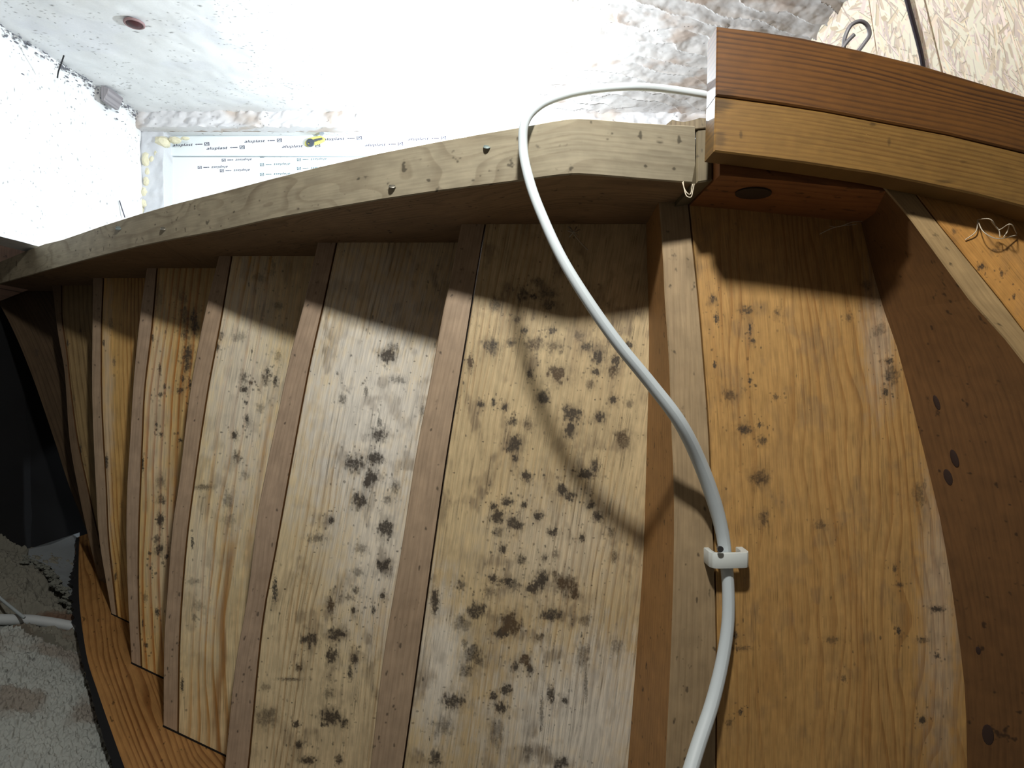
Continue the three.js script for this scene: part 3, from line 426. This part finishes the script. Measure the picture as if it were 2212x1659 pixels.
// rough stone, whitewashed, right of the plaster
structure('wall_stone', slab(W(0.05, YB, 1.12), W(0.70, YB, 1.12), W(0.70, YB, 1.79), W(0.05, YB, 1.79), 200, 220, 0.1, (u, v) => {
  const w = fbm(u * 6, v * 6, 31, 3) * 0.35, lay = (v - u * 0.43 + w * 0.4) * 17, t = lay - Math.floor(lay);
  return 0.004 + (Math.pow(t, 3) - 0.35) * 0.009 * smooth(0.3, 0.6, fbm(u * 9, v * 9, 41, 2)) + (fbm(u * 30, v * 30, 33, 4) - 0.5) * 0.008;
}), stoneMat, 'rough whitewashed stone wall left of the chipboard');
// chipboard panels, on a wall turned towards the niche
const boardY = (x) => YB - 0.8 * (x - 0.69), boardZ = (px, py) => (YB + 0.8 * 0.69) / ((CY - py) / F + 0.8 * (px - CX) / F);
{
  const s = 1024, cv = document.createElement('canvas'); cv.width = cv.height = s; const g = cv.getContext('2d'), R = rng(66);
  g.fillStyle = '#f4ecd6'; g.fillRect(0, 0, s, s);
  for (let k = 0; k < 5200; k++) {
    const x = R() * s, y = R() * s, a = R() < 0.6 ? (R() - 0.5) * 0.9 + 1.4 : R() * 3.14, l = 14 + R() * 60, w = 2 + R() * 8, L = 200 + R() * 55;
    g.save(); g.translate(x, y); g.rotate(a); g.fillStyle = `rgb(${L + 8 | 0},${L * 0.95 | 0},${L * (0.82 + 0.1 * R()) | 0})`; g.beginPath(); g.moveTo(-l / 2, 0); g.lineTo(-l / 3, -w / 2); g.lineTo(l / 2, -w / 3); g.lineTo(l / 2.4, w / 2); g.lineTo(-l / 2.2, w / 2); g.fill();
    if (R() < 0.5) { g.strokeStyle = `rgba(70,60,40,${0.2 + 0.4 * R()})`; g.lineWidth = 1; g.beginPath(); g.moveTo(-l / 2, w / 2); g.lineTo(l / 2, w / 2); g.stroke(); }
    g.restore();
  }
  const tex = new THREE.CanvasTexture(cv); tex.colorSpace = THREE.SRGBColorSpace; tex.wrapS = tex.wrapT = THREE.RepeatWrapping; tex.repeat.set(1.0, 1.0);
  const wall = new THREE.Group(); wall.name = 'wall_chipboard'; wall.userData.kind = 'structure'; wall.userData.label = 'pale chipboard panels above the beam'; scene.add(wall);
  const P = (px, py) => { const z = boardZ(px, py); return [(px - CX) / F * z, z]; };
  const seams = [[P(1790, 0), P(1742, 100)], [P(1878, 0), P(1897, 130)], [P(1999, 0), P(2036, 152)], [P(2166, 0), P(2214, 146)], [[1.3, 1.0], [1.3, 1.6]]];
  const line = (sm, z) => lerp(sm[0][0], sm[1][0], (z - sm[0][1]) / (sm[1][1] - sm[0][1]));
  for (let k = 0; k < 4; k++) {
    const rings = [], e = 0.0016, off = [0.004, 0.009, 0.006, 0.011][k];
    for (const z of [0.95, 1.03, 1.12, 1.2, 1.35, 1.5, 1.65, 1.79]) {
      const zz = Math.min(z, 1.55); let a = line(seams[k], zz) + e, b = line(seams[k + 1], zz) - e; a = Math.min(a, 1.27); b = Math.max(a + 0.02, Math.min(b, 1.3));
      const ya = boardY(a) - off, yb = boardY(b) - off; rings.push([W(a, ya, z), W(b, yb, z), W(b + 0.008, yb + 0.018, z), W(a + 0.008, ya + 0.018, z)]);
    }
    part(wall, 'panel', loft(rings), mat({ map: tex, roughness: 0.8 }));
  }
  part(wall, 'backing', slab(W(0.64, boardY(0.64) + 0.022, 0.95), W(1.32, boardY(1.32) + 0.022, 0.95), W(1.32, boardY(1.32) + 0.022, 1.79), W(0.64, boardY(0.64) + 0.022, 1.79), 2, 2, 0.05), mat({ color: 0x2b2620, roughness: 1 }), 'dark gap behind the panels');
}
// rough band and inner soffit over the window
structure('trim_1', slab(W(-1.12, 0.748, 1.775), W(1.72, 0.748, 1.775), W(1.72, YB + 0.02, 1.78), W(-1.12, YB + 0.02, 1.78), 360, 14, 0.03, (u, v) => (fbm(u * 70, v * 60, 51, 3) - 0.5) * 0.022), mat({ map: plasterTexture(25, [0.66, 0.66, 0.68], 1600, [0.5, 0.44, 0.4]), roughness: 0.95 }), 'rough plaster edge over the window');
structure('trim_2', slab(W(-1.12, 0.752, 1.79), W(1.72, 0.752, 1.79), W(1.72, 0.752, 1.93), W(-1.12, 0.752, 1.93), 60, 6, 0.06, bumpy(61, 0.004, 20)), whiteMat, 'white plaster strip directly over the window frame');
structure('trim_3', slab(W(-1.11, 0.25, 1.803), W(-1.03, 0.25, 1.803), W(-1.03, 0.76, 1.803), W(-1.11, 0.76, 1.803), 12, 60, 0.1, (u, v) => (fbm(u * 60, v * 60, 71, 3) - 0.5) * 0.014), mat({ map: plasterTexture(27, [0.62, 0.64, 0.68], 500, [0.5, 0.5, 0.5]), roughness: 0.95 }), 'broken plaster edge left of the window');

// window: plastic frame and sash still wearing their printed protective film
{
  const win = new THREE.Group(); win.name = 'window_1'; win.userData.kind = 'structure'; win.userData.label = 'white plastic window with printed protective film'; scene.add(win);
  const film = (w, h, rows) => {
    const cv = document.createElement('canvas'); cv.width = w; cv.height = h; const g = cv.getContext('2d'); g.fillStyle = '#eef6fa'; g.fillRect(0, 0, w, h);
    for (const [x, y, s, rot, c] of rows) {
      g.save(); g.translate(x, y); g.rotate(rot); g.fillStyle = c; g.textBaseline = 'middle';
      g.font = `italic bold ${s}px sans-serif`; g.fillText('aluplast', 0, 0); const tw = g.measureText('aluplast').width;
      g.beginPath(); g.moveTo(tw + s * 0.5, 0); g.lineTo(tw + s * 0.85, -s * 0.22); g.lineTo(tw + s * 0.85, s * 0.22); g.fill(); g.fillRect(tw + s * 0.95, -s * 0.12, s * 1.0, s * 0.24);
      const bx = tw + s * 2.4; g.lineWidth = s * 0.13; g.strokeStyle = c; g.strokeRect(bx, -s * 0.42, s * 0.8, s * 0.84); g.beginPath(); g.moveTo(bx + s * 0.15, s * 0.25); g.lineTo(bx + s * 0.4, -s * 0.25); g.lineTo(bx + s * 0.65, s * 0.25); g.moveTo(bx + s * 0.6, -s * 0.2); g.lineTo(bx + s * 0.85, -s * 0.5); g.stroke();
      g.restore();
    }
    const t = new THREE.CanvasTexture(cv); t.colorSpace = THREE.SRGBColorSpace; return t;
  };
  const zf = 1.845, S = zf / F;                                        // one unit is 1.4 mm here
  const box = (x0, y0, x1, y1, z0, z1, name, m, label) => { const [a, b] = [(x0 - CX) * S, (CY - y0) * S], [c, d] = [(x1 - CX) * S, (CY - y1) * S]; const g = board([[a, b], [c, b], [c, d], [a, d]], z0, z1 - z0, 0.002, [a, d, c - a, d - b]); return part(win, name, g, m, label); };
  const dark = '#2c2740', teal = '#4e7f8c';
  const ex = 4, fx = 345, fy = 292, fw = 800, fh = 44;
  const rows = [[372, 314, 9.2], [445, 321, 9.6], [527, 306, 9.4], [608, 317, 9.6], [698, 301, 9.6], [787, 314, 9.6], [880, 301, 9.6], [960, 312, 9.6], [1040, 300, 9.6]].map(([x, y, s]) => [(x - fx) * ex * 0.64, (y - fy) * ex, s * ex * 0.62, -0.06, dark]);
  const fm = mat({ map: film(2048, fh * ex, rows.map(([x, y, s, r, c]) => [x / 0.64 * 2048 / (fw * ex), y, s / 0.62 * 0.78, r, c])), roughness: 0.35 });
  box(fx, fy, fx + fw, fy + fh, zf, 1.92, 'frame_top', fm, 'top of the frame with printed film');
  const plain = mat({ color: 0xe9f0f4, roughness: 0.35 });
  box(318, 292, 345, 900, zf + 0.004, 1.92, 'frame_side', plain); box(345 + 760, 336, 345 + 800, 900, zf, 1.92, 'frame_side', plain); box(345, 860, 345 + 760, 900, zf, 1.92, 'frame_bottom', plain);
  const sx = 346, sy = 337, sw = 756, sh = 150, r2 = [[477, 339], [425, 355], [473, 362], [560, 349], [560, 331], [640, 357], [640, 338], [720, 350], [800, 345], [560, 370], [700, 372], [800, 368]].map(([x, y]) => [(x - sx + 66) * 2048 / sw, (y - sy + 4) * 4, 25, Math.PI - 0.03, R_(x)]);
  function R_(x) { return x % 2 ? '#39344c' : '#3d5a66'; }
  box(sx, sy, sx + sw, sy + sh, zf + 0.006, 1.90, 'sash_top', mat({ map: film(2048, sh * 4, r2), roughness: 0.35 }), 'top of the sash with upside-down print');
  box(sx, sy + sh, sx + 90, 856, zf + 0.006, 1.90, 'sash_side', plain); box(sx + sw - 90, sy + sh, sx + sw, 856, zf + 0.006, 1.90, 'sash_side', plain); box(sx + 90, 780, sx + sw - 90, 856, zf + 0.006, 1.90, 'sash_bottom', plain);
  const glass = new THREE.MeshPhysicalMaterial({ color: 0xffffff, transmission: 1, thickness: 0, roughness: 0.02, ior: 1.5 });
  box(sx + 88, sy + sh - 2, sx + sw - 88, 782, zf + 0.03, zf + 0.036, 'pane', glass, 'window pane');
  // vertical film print on the left side of the sash
  // mounting foam squeezed out along the frame
  const foam = mat({ color: 0xd9d4ba, roughness: 0.95 }), R = rng(88);
  const bead = (px, py, r, sx2, sy2) => { const g = new THREE.IcosahedronGeometry(r, 2), p = g.attributes.position, s0 = Math.floor(R() * 999); for (let i = 0; i < p.count; i++) { const v = new THREE.Vector3().fromBufferAttribute(p, i), n = v.clone().normalize(), f = 1 + (fbm(n.x * 2 + 9, n.y * 2 + n.z * 3 + 9, s0, 3) - 0.5) * 0.6; p.setXYZ(i, v.x * f * sx2, v.y * f, v.z * f * sy2); } g.computeVertexNormals(); const q = at(px, py, 1.81); g.translate(q.x, q.y, q.z); part(win, 'foam_bead', g, foam); };
  for (const [x, y, r, a, b] of [[352, 307, 0.017, 1.4, 1], [378, 303, 0.013, 1.4, .7], [318, 345, 0.016, .8, 1.5], [330, 345, 0.011, .8, 1], [321, 372, 0.012, .9, 1.3], [318, 392, 0.012, .8, 1.3], [312, 416, 0.014, .9, 1.3], [311, 440, 0.012, 1, 1.2], [307, 458, 0.012, .9, 1.2], [340, 330, 0.010, .8, 1.6], [400, 299, 0.008, 1.5, .6]]) bead(x, y, r, a, b);
}
// what closes the place: floor, ceiling round the window, far walls
const roomTex = plasterTexture(35, [0.40, 0.375, 0.345], 300, [0.33, 0.3, 0.27]), roomMat = mat({ map: roomTex, roughness: 0.95 });
structure('floor', slab(W(-1.9, -1.7, -1), W(1.75, -1.7, -1), W(1.75, 1.7, -1), W(-1.9, 1.7, -1), 4, 4, 0.1), mat({ color: 0x4a443c, roughness: 0.9 }));
structure('wall_top', slab(W(-1.9, 1.6, -1), W(1.75, 1.6, -1), W(1.75, 1.6, 1.2), W(-1.9, 1.6, 1.2), 4, 4, 0.1), roomMat);
structure('ceiling_2', slab(W(-1.9, YB + 0.01, 1.125), W(1.75, YB + 0.01, 1.125), W(1.75, 1.7, 1.125), W(-1.9, 1.7, 1.125), 4, 4, 0.08), roomMat);
structure('wall_right', slab(W(1.7, -1.7, -1), W(1.7, 1.7, -1), W(1.7, 1.7, 2), W(1.7, -1.7, 2), 4, 4, 0.1), roomMat);
structure('wall_front', slab(W(-1.9, -1.65, -1), W(1.75, -1.65, -1), W(1.75, -1.65, 2), W(-1.9, -1.65, 2), 4, 4, 0.1), roomMat);
{
  const hx0 = -1.07, hx1 = 0.055, hy0 = -0.1, hy1 = 0.754, m = roomMat, z = 1.925;
  const c = (x0, x1, y0, y1) => slab(W(x0, y0, z), W(x1, y0, z), W(x1, y1, z), W(x0, y1, z), 3, 3, 0.1);
  structure('ceiling', mergeGeometries([c(-2.7, hx0, -1.75, 0.95), c(hx1, 1.8, -1.75, 0.95), c(hx0, hx1, -1.75, hy0), c(hx0, hx1, hy1, 0.95)]), m);
}
// left of the stair: rough wall below, black sheets standing in for the unlit cavity above
const WY = (x) => (-0.3386 - 0.148 * x) / 0.31;
const onWall = (px, py, off = 0) => { const u = (px - CX) / F, v = (CY - py) / F; return at(px, py, (-0.3386 + 0.3435 * off) / (0.148 * u + 0.31 * v)); };
structure('wall_rough', slab(W(-0.55, WY(-0.55), 0.95), W(-1.5, WY(-1.5), 0.95), W(-1.5, WY(-1.5), 1.372), W(-0.55, WY(-0.55), 1.42), 460, 220, 0.08, (u, v) => (fbm(u * 240, v * 240, 81, 2) - 0.5) * 0.017 + (fbm(u * 40, v * 40, 82, 2) - 0.5) * 0.012 + 0.004),
  mat({ map: plasterTexture(45, [0.33, 0.35, 0.33], 2600, [0.23, 0.21, 0.18]), roughness: 1 }), 'coarse grey render at the lower left');
structure('wall_rubble', slab(W(-0.55, WY(-0.55), 1.41), W(-1.5, WY(-1.5), 1.36), W(-1.5, WY(-1.5), 1.66), W(-0.55, WY(-0.55), 1.86), 420, 220, 0.08, (u, v) => {
  const a = fbm(u * 9, v * 15, 85, 3) - 0.5, t = smooth(-0.1, 0.1, a);
  return -0.012 + t * 0.016 + a * 0.04 + (fbm(u * 70, v * 70, 87, 3) - 0.5) * 0.02 + (fbm(u * 200, v * 200, 89, 2) - 0.5) * 0.012;
}), mat({ map: plasterTexture(47, [0.17, 0.165, 0.135], 900, [0.12, 0.075, 0.05]), roughness: 1 }), 'dark rubble masonry above the coarse grey render');
const darkCavityMat = mat({ color: 0x0e0f12, roughness: 0.95 });
structure('wall_left_2', slab(W(-1.56, 0.40, 0.6), W(-1.56, -0.75, 0.6), W(-1.50, -0.75, 1.93), W(-1.50, 0.40, 1.93), 60, 60, 0.04, (u, v) => (fbm(u * 6, v * 5, 91, 3) - 0.5) * 0.03), darkCavityMat, 'black sheet standing in for the unlit cavity left of the narrow treads');
structure('ceiling_3', slab(W(-1.58, 0.40, 1.9), W(-1.0, 0.40, 1.9), W(-1.0, -0.80, 1.9), W(-1.58, -0.80, 1.9), 40, 60, 0.015, (u, v) => (fbm(u * 6, v * 5, 95, 3) - 0.5) * 0.02), darkCavityMat, 'black sheet standing in for the unlit cavity behind the narrow treads');
structure('wall_left_3', slab(W(-1.68, 1.7, -1), W(-1.68, -1.7, -1), W(-1.68, -1.7, 2), W(-1.68, 1.7, 2), 4, 4, 0.1), roomMat);

// ------------------------------------------------------------------ lamps
{
  const g = thing('globe_lamp', 'round white globe lamp on the plastered wall, out of view above the picture', 'lamp');
  const p = W(...KEY_POS), s = new THREE.SphereGeometry(0.045, 32, 20); s.translate(p.x, p.y, p.z);
  part(g, 'globe', s, new THREE.MeshStandardMaterial({ color: 0xffffff, emissive: KEY_COL, emissiveIntensity: 6, roughness: 0.4 }));
  const b = new THREE.CylinderGeometry(0.03, 0.035, 0.05, 28); b.rotateX(Math.PI / 2); b.translate(p.x, p.y, (p.z + 0.042 + YB) / 2 + 0.01); part(g, 'lamp_base', b, mat({ color: 0xe0e0dc }));
  const l = new THREE.PointLight(KEY_COL, KEY_INT, 0, 2); l.position.copy(p); l.castShadow = true; l.shadow.radius = 1.6; g.add(l);
}
{
  const g = thing('small_bulb', 'small glaring bulb peeping over the stringer edge, left of the white cable', 'lamp');
  const p = W(...SPOT_POS), s = new THREE.SphereGeometry(0.012, 24, 16); s.translate(p.x, p.y, p.z);
  part(g, 'bulb', s, new THREE.MeshStandardMaterial({ color: 0xffffff, emissive: SPOT_COL, emissiveIntensity: 20, roughness: 0.4 }));
  const h = new THREE.CylinderGeometry(0.0075, 0.009, 0.03, 20); h.rotateX(Math.PI / 2); h.translate(p.x, p.y, p.z + 0.025); const k = new THREE.CylinderGeometry(0.002, 0.002, YB - p.z - 0.035, 10); k.rotateX(Math.PI / 2); k.translate(p.x, p.y, (p.z + 0.035 + YB) / 2);
  part(g, 'socket', mergeGeometries([h, k]), mat({ color: 0xf0f0ee }));
  const l = new THREE.PointLight(SPOT_COL, SPOT_INT, 0, 2); l.position.copy(p); l.castShadow = true; l.shadow.radius = 0.8; g.add(l);
}

// ------------------------------------------------------------------ things
const cableMat = mat({ color: 0xccd6da, roughness: 0.5 });
{
  const pts = [[1960, 320, .83], [1790, 272, .81], [1640, 232, .80], [1580, 216, .79], [1527, 205, .78], [1440, 192, .765], [1360, 187, .745], [1290, 192, .748], [1220, 205, .744], [1165, 228, .74], [1135, 262, .74], [1130, 320, .746], [1145, 395, .744], [1175, 475, .738], [1215, 560, .735], [1270, 650, .738], [1335, 742, .75], [1405, 828, .77], [1467, 910, .79], [1512, 1000, .825], [1543, 1085, .85], [1560, 1150, .862], [1567, 1200, .866], [1573, 1270, .867], [1572, 1350, .866], [1560, 1430, .86], [1538, 1520, .845], [1508, 1610, .82], [1480, 1700, .79], [1450, 1800, .76]];
  const wpx = [15, 15, 15, 15, 15, 15.5, 16, 17, 18, 19, 20, 20.5, 21.5, 22, 23, 25, 26.5, 28, 29.5, 31, 31, 28.5, 27, 26, 27, 28, 30, 31.5, 33, 34];
  const g = tube(pts.map((p) => at(...p)), pts.map((p, i) => wpx[i] / 2 / F * p[2]), 16, 8);
  tag(part(scene, 'cable', g, cableMat), 'thick white cable looping over the stringer and down across the treads', 'cable');
}
{
  const cl = thing('cable_clip', 'white plastic nail clip holding the white cable to the stair', 'clip');
  const z = 0.88, sh = new THREE.Shape(), w = 0.0268, d = 0.031, k = 0.0042;
  sh.moveTo(-w, 0); sh.lineTo(-w, d * 0.55); sh.quadraticCurveTo(-w, d, -w * 0.62, d); sh.lineTo(w * 0.62, d); sh.quadraticCurveTo(w, d, w, d * 0.55); sh.lineTo(w, 0); sh.lineTo(w * 0.72, 0); sh.lineTo(w * 0.72, d * 0.5); sh.quadraticCurveTo(w * 0.7, d - k, w * 0.35, d - k); sh.lineTo(-w * 0.55, d - k); sh.quadraticCurveTo(-w * 0.8, d - k, -w * 0.8, d * 0.5); sh.lineTo(-w * 0.8, 0); sh.closePath();
  const g = new THREE.ExtrudeGeometry(sh, { depth: 0.019, bevelEnabled: true, bevelSize: 0.0012, bevelThickness: 0.0012, bevelSegments: 2, curveSegments: 10 });
  // local x -> right, local y -> towards the lens, local z -> towards image top
  const p = at(1562, 1212, z); g.applyMatrix4(new THREE.Matrix4().makeBasis(new THREE.Vector3(1, 0, 0.02), new THREE.Vector3(0, -1, 0), new THREE.Vector3(0, 0, 1)).setPosition(p)); 
  part(cl, 'body', turned(g), mat({ color: 0xc9cfcc, roughness: 0.45 }));
  const n = new THREE.CylinderGeometry(0.0042, 0.0042, 0.0022, 18), sh2 = new THREE.CylinderGeometry(0.0018, 0.0018, 0.012, 12); sh2.translate(0, 0.006, 0);
  const nail = mergeGeometries([n, sh2]), q = at(1556, 1186, z - d - 0.008); nail.translate(q.x, q.y, q.z); part(cl, 'nail', nail, mat({ color: 0x9aa0a8, metalness: 0.95, roughness: 0.25 }), 'shiny nail head');
}
{
  const P = (x, y, z) => at(x, y, z);
  const tail = tube([[1800, 140, .79], [1815, 112, .785], [1830, 90, .782], [1845, 75, .78]].map((p) => P(...p)), 0.0025, 10, 6);
  tag(part(scene, 'cable', mergeGeometries([tail, tube([[1795, 175, .80], [1822, 110, .79], [1824, 85, .785], [1838, 55, .78], [1858, 46, .78], [1874, 56, .785], [1878, 76, .79], [1868, 92, .795], [1845, 122, .80], [1815, 160, .80]].map((p) => P(...p)), 0.0025, 10, 8)]), mat({ color: 0x68666a, roughness: 0.5 })), 'grey wire bent into an open loop above the beam', 'cable');
  tag(part(scene, 'cable', tube([[1950, -40], [1964, 18], [1978, 70], [1990, 120], [1997, 165]].map(([x, y]) => P(x, y, boardZ(x, y) - 0.014)), 0.0042, 10, 8), mat({ color: 0x2e2830, roughness: 0.6 })), 'thin dark cable running down the chipboard panels', 'cable');
  tag(part(scene, 'conduit', tube([[-70, 1336], [0, 1338], [60, 1339], [110, 1345], [150, 1352], [200, 1363]].map((p) => onWall(...p, 0.0165)), 0.0118, 14, 8), mat({ color: 0xaab0b2, roughness: 0.6 })), 'grey conduit lying along the coarse render at the lower left', 'conduit');
  tag(part(scene, 'rod', tube([[-40, 1252], [0, 1292], [28, 1315], [52, 1334]].map(([x, y], k) => onWall(x, y, 0.026 + 0.006 * k)), 0.0034, 8, 4), mat({ color: 0x9aa3a6, roughness: 0.7 })), 'thin grey rod leaning on the conduit', 'rod');
}
// black felt strip with a torn edge along the lower-left stringer
{
  const R = rng(301), inn = ARRIS, o = [], rings = [];
  const outer = [[165, 1161], [164, 1201], [160, 1268], [160, 1319], [166, 1370], [175, 1415], [190, 1470], [207, 1535], [230, 1612], [285, 1752], [390, 1930]];
  const n = 90;
  for (let k = 0; k <= n; k++) {
    const t = k / n, y = lerp(1161, 1940, t), a = xAt(inn.map((p) => p), y) + 3, b = xAt(outer, y) - (y > 1225 && y < 1345 ? (k % 2 ? 4 + 12 * R() : 0) : y < 1500 ? (k % 2 ? 5 * R() : 0) : 2 * R());
    const [, , z0] = onInner(a, y), z = Math.min(z0, 1.75) - 0.004;
    rings.push([at(a, y, z), at(b, y, z + 0.004), at(b, y, z + 0.010), at(a, y, z + 0.004)]);
  }
  part(stairs, 'felt_strip', loft(rings), mat({ color: 0x0c0d10, roughness: 0.95 }), 'torn black felt strip along the edge of the orange stringer');
}
// plaster corner above the rough wall
{
  const out = [[172, 1150], [172, 1310], [156, 1298], [150, 1280], [138, 1268], [126, 1246], [112, 1228], [92, 1216], [74, 1212], [60, 1205], [62, 1186], [110, 1176]];
  structure('trim_4', loft([out.map(([x, y]) => onWall(x, y, 0.014)), out.map(([x, y]) => onWall(x, y, -0.03))]), mat({ map: plasterTexture(55, [0.22, 0.245, 0.26], 200, [0.18, 0.2, 0.21]), roughness: 0.95 }), 'smooth grey plaster corner beside the torn felt');
  const R = rng(311);
  const crumbs = []; for (let k = 0; k < 240; k++) { const t = R(), line = [[56, 1203], [92, 1216], [126, 1248], [150, 1284], [160, 1320]], f = t * 4, i = Math.min(3, Math.floor(f)), x = lerp(line[i][0], line[i + 1][0], f - i) + (R() - 0.7) * 16, y = lerp(line[i][1], line[i + 1][1], f - i) + (R() - 0.2) * 16; const g = new THREE.IcosahedronGeometry(0.002 + R() * R() * 0.006, 2), pa = g.attributes.position, s0 = Math.floor(R() * 999); for (let q = 0; q < pa.count; q++) { const f = 0.55 + 0.9 * vn(pa.getX(q) * 420 + 50, (pa.getY(q) + pa.getZ(q) * 1.7) * 420 + 50, s0); pa.setXYZ(q, pa.getX(q) * f, pa.getY(q) * f, pa.getZ(q) * f); } g.computeVertexNormals(); g.scale(1 + R() * 0.8, 1, 1); const p = onWall(x, y, 0.004 + R() * 0.016); g.translate(p.x, p.y, p.z); crumbs.push(g); }
  const m = part(scene, 'plaster_crumbs', mergeGeometries(crumbs), mat({ color: 0x70726a, roughness: 1 })); m.userData.kind = 'stuff'; tag(m, 'crumbling plaster along the edge of the smooth grey corner', 'plaster');
}
// small things on the niche walls
{
  const R = rng(331), L = [];
  for (let k = 0; k < 420; k++) {
    const f = Math.pow(R(), 0.8), z = lerp(1.30, 1.80, f), x = lerp(-1.145, -1.097, f), s = 0.0010 + R() * R() * R() * 0.0042, g = new THREE.IcosahedronGeometry(s, 1);
    g.rotateX(R() * 6); g.scale(0.6, 1 + R() * 1.5, 0.8); const p = W(x + 0.004 + R() * 0.016, YB - 0.004 - R() * R() * R() * 0.10, z); if (p.z < YB - 0.02) p.x -= 0.01; g.translate(p.x, p.y, p.z); L.push(g);
  }
  const m = part(scene, 'plaster_crumbs', mergeGeometries(L), mat({ color: 0x6e7078, roughness: 1 })); m.userData.kind = 'stuff'; tag(m, 'dark crumbs of plaster along the upper left corner of the niche', 'plaster');
}
{
  const zB = (py) => YB / ((CY - py) / F), p = at(290, 47, zB(47));
  const cap = thing('wall_plug', 'round rust-red plug set in the white plaster near the top left', 'plug');
  const ring = new THREE.TorusGeometry(0.0185, 0.0028, 10, 32); ring.translate(p.x, p.y, p.z - 0.004); part(cap, 'rim', ring, mat({ color: 0x8a6f70, roughness: 0.6 }));
  const dish = new THREE.LatheGeometry([[0, 0.004], [0.006, 0.0035], [0.014, 0.001], [0.0185, -0.004]].map(([a, b]) => new THREE.Vector2(a, b)), 28); dish.rotateX(-Math.PI / 2); dish.translate(p.x, p.y, p.z - 0.006); part(cap, 'disc', dish, mat({ color: 0x40191d, roughness: 0.6, side: THREE.DoubleSide }));
}
{
  const z = 1.62, o = [[218, 183], [236, 190], [233, 200], [225, 217], [218, 216], [216, 200]].map(([x, y]) => [(x - CX) / F * z, (CY - y) / F * z]);
  tag(part(scene, 'wedge', board(o, z, 0.06, 0.002), plankMat(plankTexture(141, srgb(150, 146, 150), srgb(104, 100, 108), 6, .6, 8, .5))), 'grey wooden wedge stuck in the corner of the window niche', 'wedge');
  tag(part(scene, 'wire', tube([[138, 120, 1.40], [132, 138, 1.415], [126, 155, 1.43], [124, 168, 1.44]].map((q) => at(...q)), 0.0016, 6, 6), mat({ color: 0x17161c, roughness: 0.7 })), 'short black wire on the left side of the niche', 'wire');
  tag(part(scene, 'wire', tube([[258, 433, 1.70], [262, 446, 1.705], [270, 470, 1.71]].map((q) => at(...q)), 0.0016, 6, 6), mat({ color: 0x4d4d58, roughness: 0.7 })), 'thin grey wire beside the foam at the bottom of the niche', 'wire');
}
{
  const k = thing('key', 'small grey key with a yellow fob hanging on the window frame', 'key'), z = 1.832, S = z / F;
  const P = (x, y) => [(x - CX) * S, (CY - y) * S];
  const fob = [[657, 305], [665, 297], [690, 291], [702, 297], [700, 304], [688, 310], [664, 315], [657, 312]].map(([x, y]) => P(x, y));
  part(k, 'fob', board(fob, z + 0.005, 0.002, 0.0005), mat({ color: 0xe6e27e, roughness: 0.5 }), 'yellow plastic fob');
  const sh = new THREE.Shape(); const [bx, by] = P(670, 308); sh.absarc(0, 0, 8.2 * S, 0, Math.PI * 2); const ho = new THREE.Path(); ho.absarc(-3.4 * S, -1.6 * S, 3 * S, 0, Math.PI * 2); sh.holes.push(ho);
  const g = new THREE.ExtrudeGeometry(sh, { depth: 0.003, bevelEnabled: true, bevelSize: 0.0008, bevelThickness: 0.0008, bevelSegments: 2, curveSegments: 20 }); g.rotateX(Math.PI / 2); g.translate(bx, H + z + 0.003, by);
  part(k, 'bow', g, mat({ color: 0x5d6572, metalness: 0.6, roughness: 0.45 }));
  part(k, 'blade', board([P(677, 301), P(695, 297), P(697, 300), P(690, 303), P(688, 302.5), P(684, 304.5), P(678, 306)], z, 0.003, 0.0005), mat({ color: 0x6b6f78, metalness: 0.6, roughness: 0.45 }));
  part(k, 'tag', board([P(684, 276), P(694, 276), P(699, 282), P(703, 292), P(700, 296), P(694, 296), P(691, 288)], z - 0.012, 0.002, 0.0005), mat({ color: 0x9aa2aa, roughness: 0.5 }), 'grey tag');
}
// cobwebs: a few threads each
{
  const m = mat({ color: 0xb5ab98, roughness: 0.8 });
  const web = (lines, label, r = 0.00045) => { const g = mergeGeometries(lines.map((l) => tube(l.map((p) => at(...p)), r, 5, 6))); const o = part(scene, 'cobweb', g, m); tag(o, label, 'cobweb'); };
  web([[[1476, 392, .79], [1478, 408, .775], [1484, 424, .77], [1492, 426, .77], [1497, 410, .775], [1500, 394, .79]], [[1474, 394, .79], [1482, 414, .78], [1490, 420, .775], [1496, 398, .79]]], 'looped threads of cobweb under the joint of stringer and beam', 0.0006);
  web([[[2112, 474, .745], [2140, 474, .72], [2158, 496, .735], [2180, 484, .72], [2196, 504, .745]], [[2112, 476, .745], [2124, 500, .735], [2150, 515, .735], [2196, 508, .745]], [[2140, 474, .72], [2146, 484, .73], [2158, 498, .735], [2160, 512, .735]], [[2180, 484, .72], [2176, 500, .735], [2168, 512, .735]], [[2112, 476, .745], [2108, 500, .745], [2085, 518, .748]]], 'glinting cobweb under the right end of the beam', 0.0006);
  web([[[1232, 492, .985], [1240, 506, .975], [1256, 526, .985], [1270, 540, .99]], [[1226, 498, .985], [1240, 502, .97], [1252, 496, .985]], [[1230, 512, .985], [1240, 500, .97], [1246, 490, .985]], [[1228, 490, .985], [1238, 500, .972], [1248, 508, .985]]], 'pale tuft of cobweb on the shaded end of the broad tan tread', 0.0011);
  web([[[1792, 488, .87], [1810, 490, .855], [1840, 480, .85], [1862, 478, .86]], [[1770, 506, .87], [1800, 492, .86], [1850, 484, .86]]], 'faint cobweb in the corner where the orange tread meets the riser', 0.0006);
}
renderer.render(scene, camera);
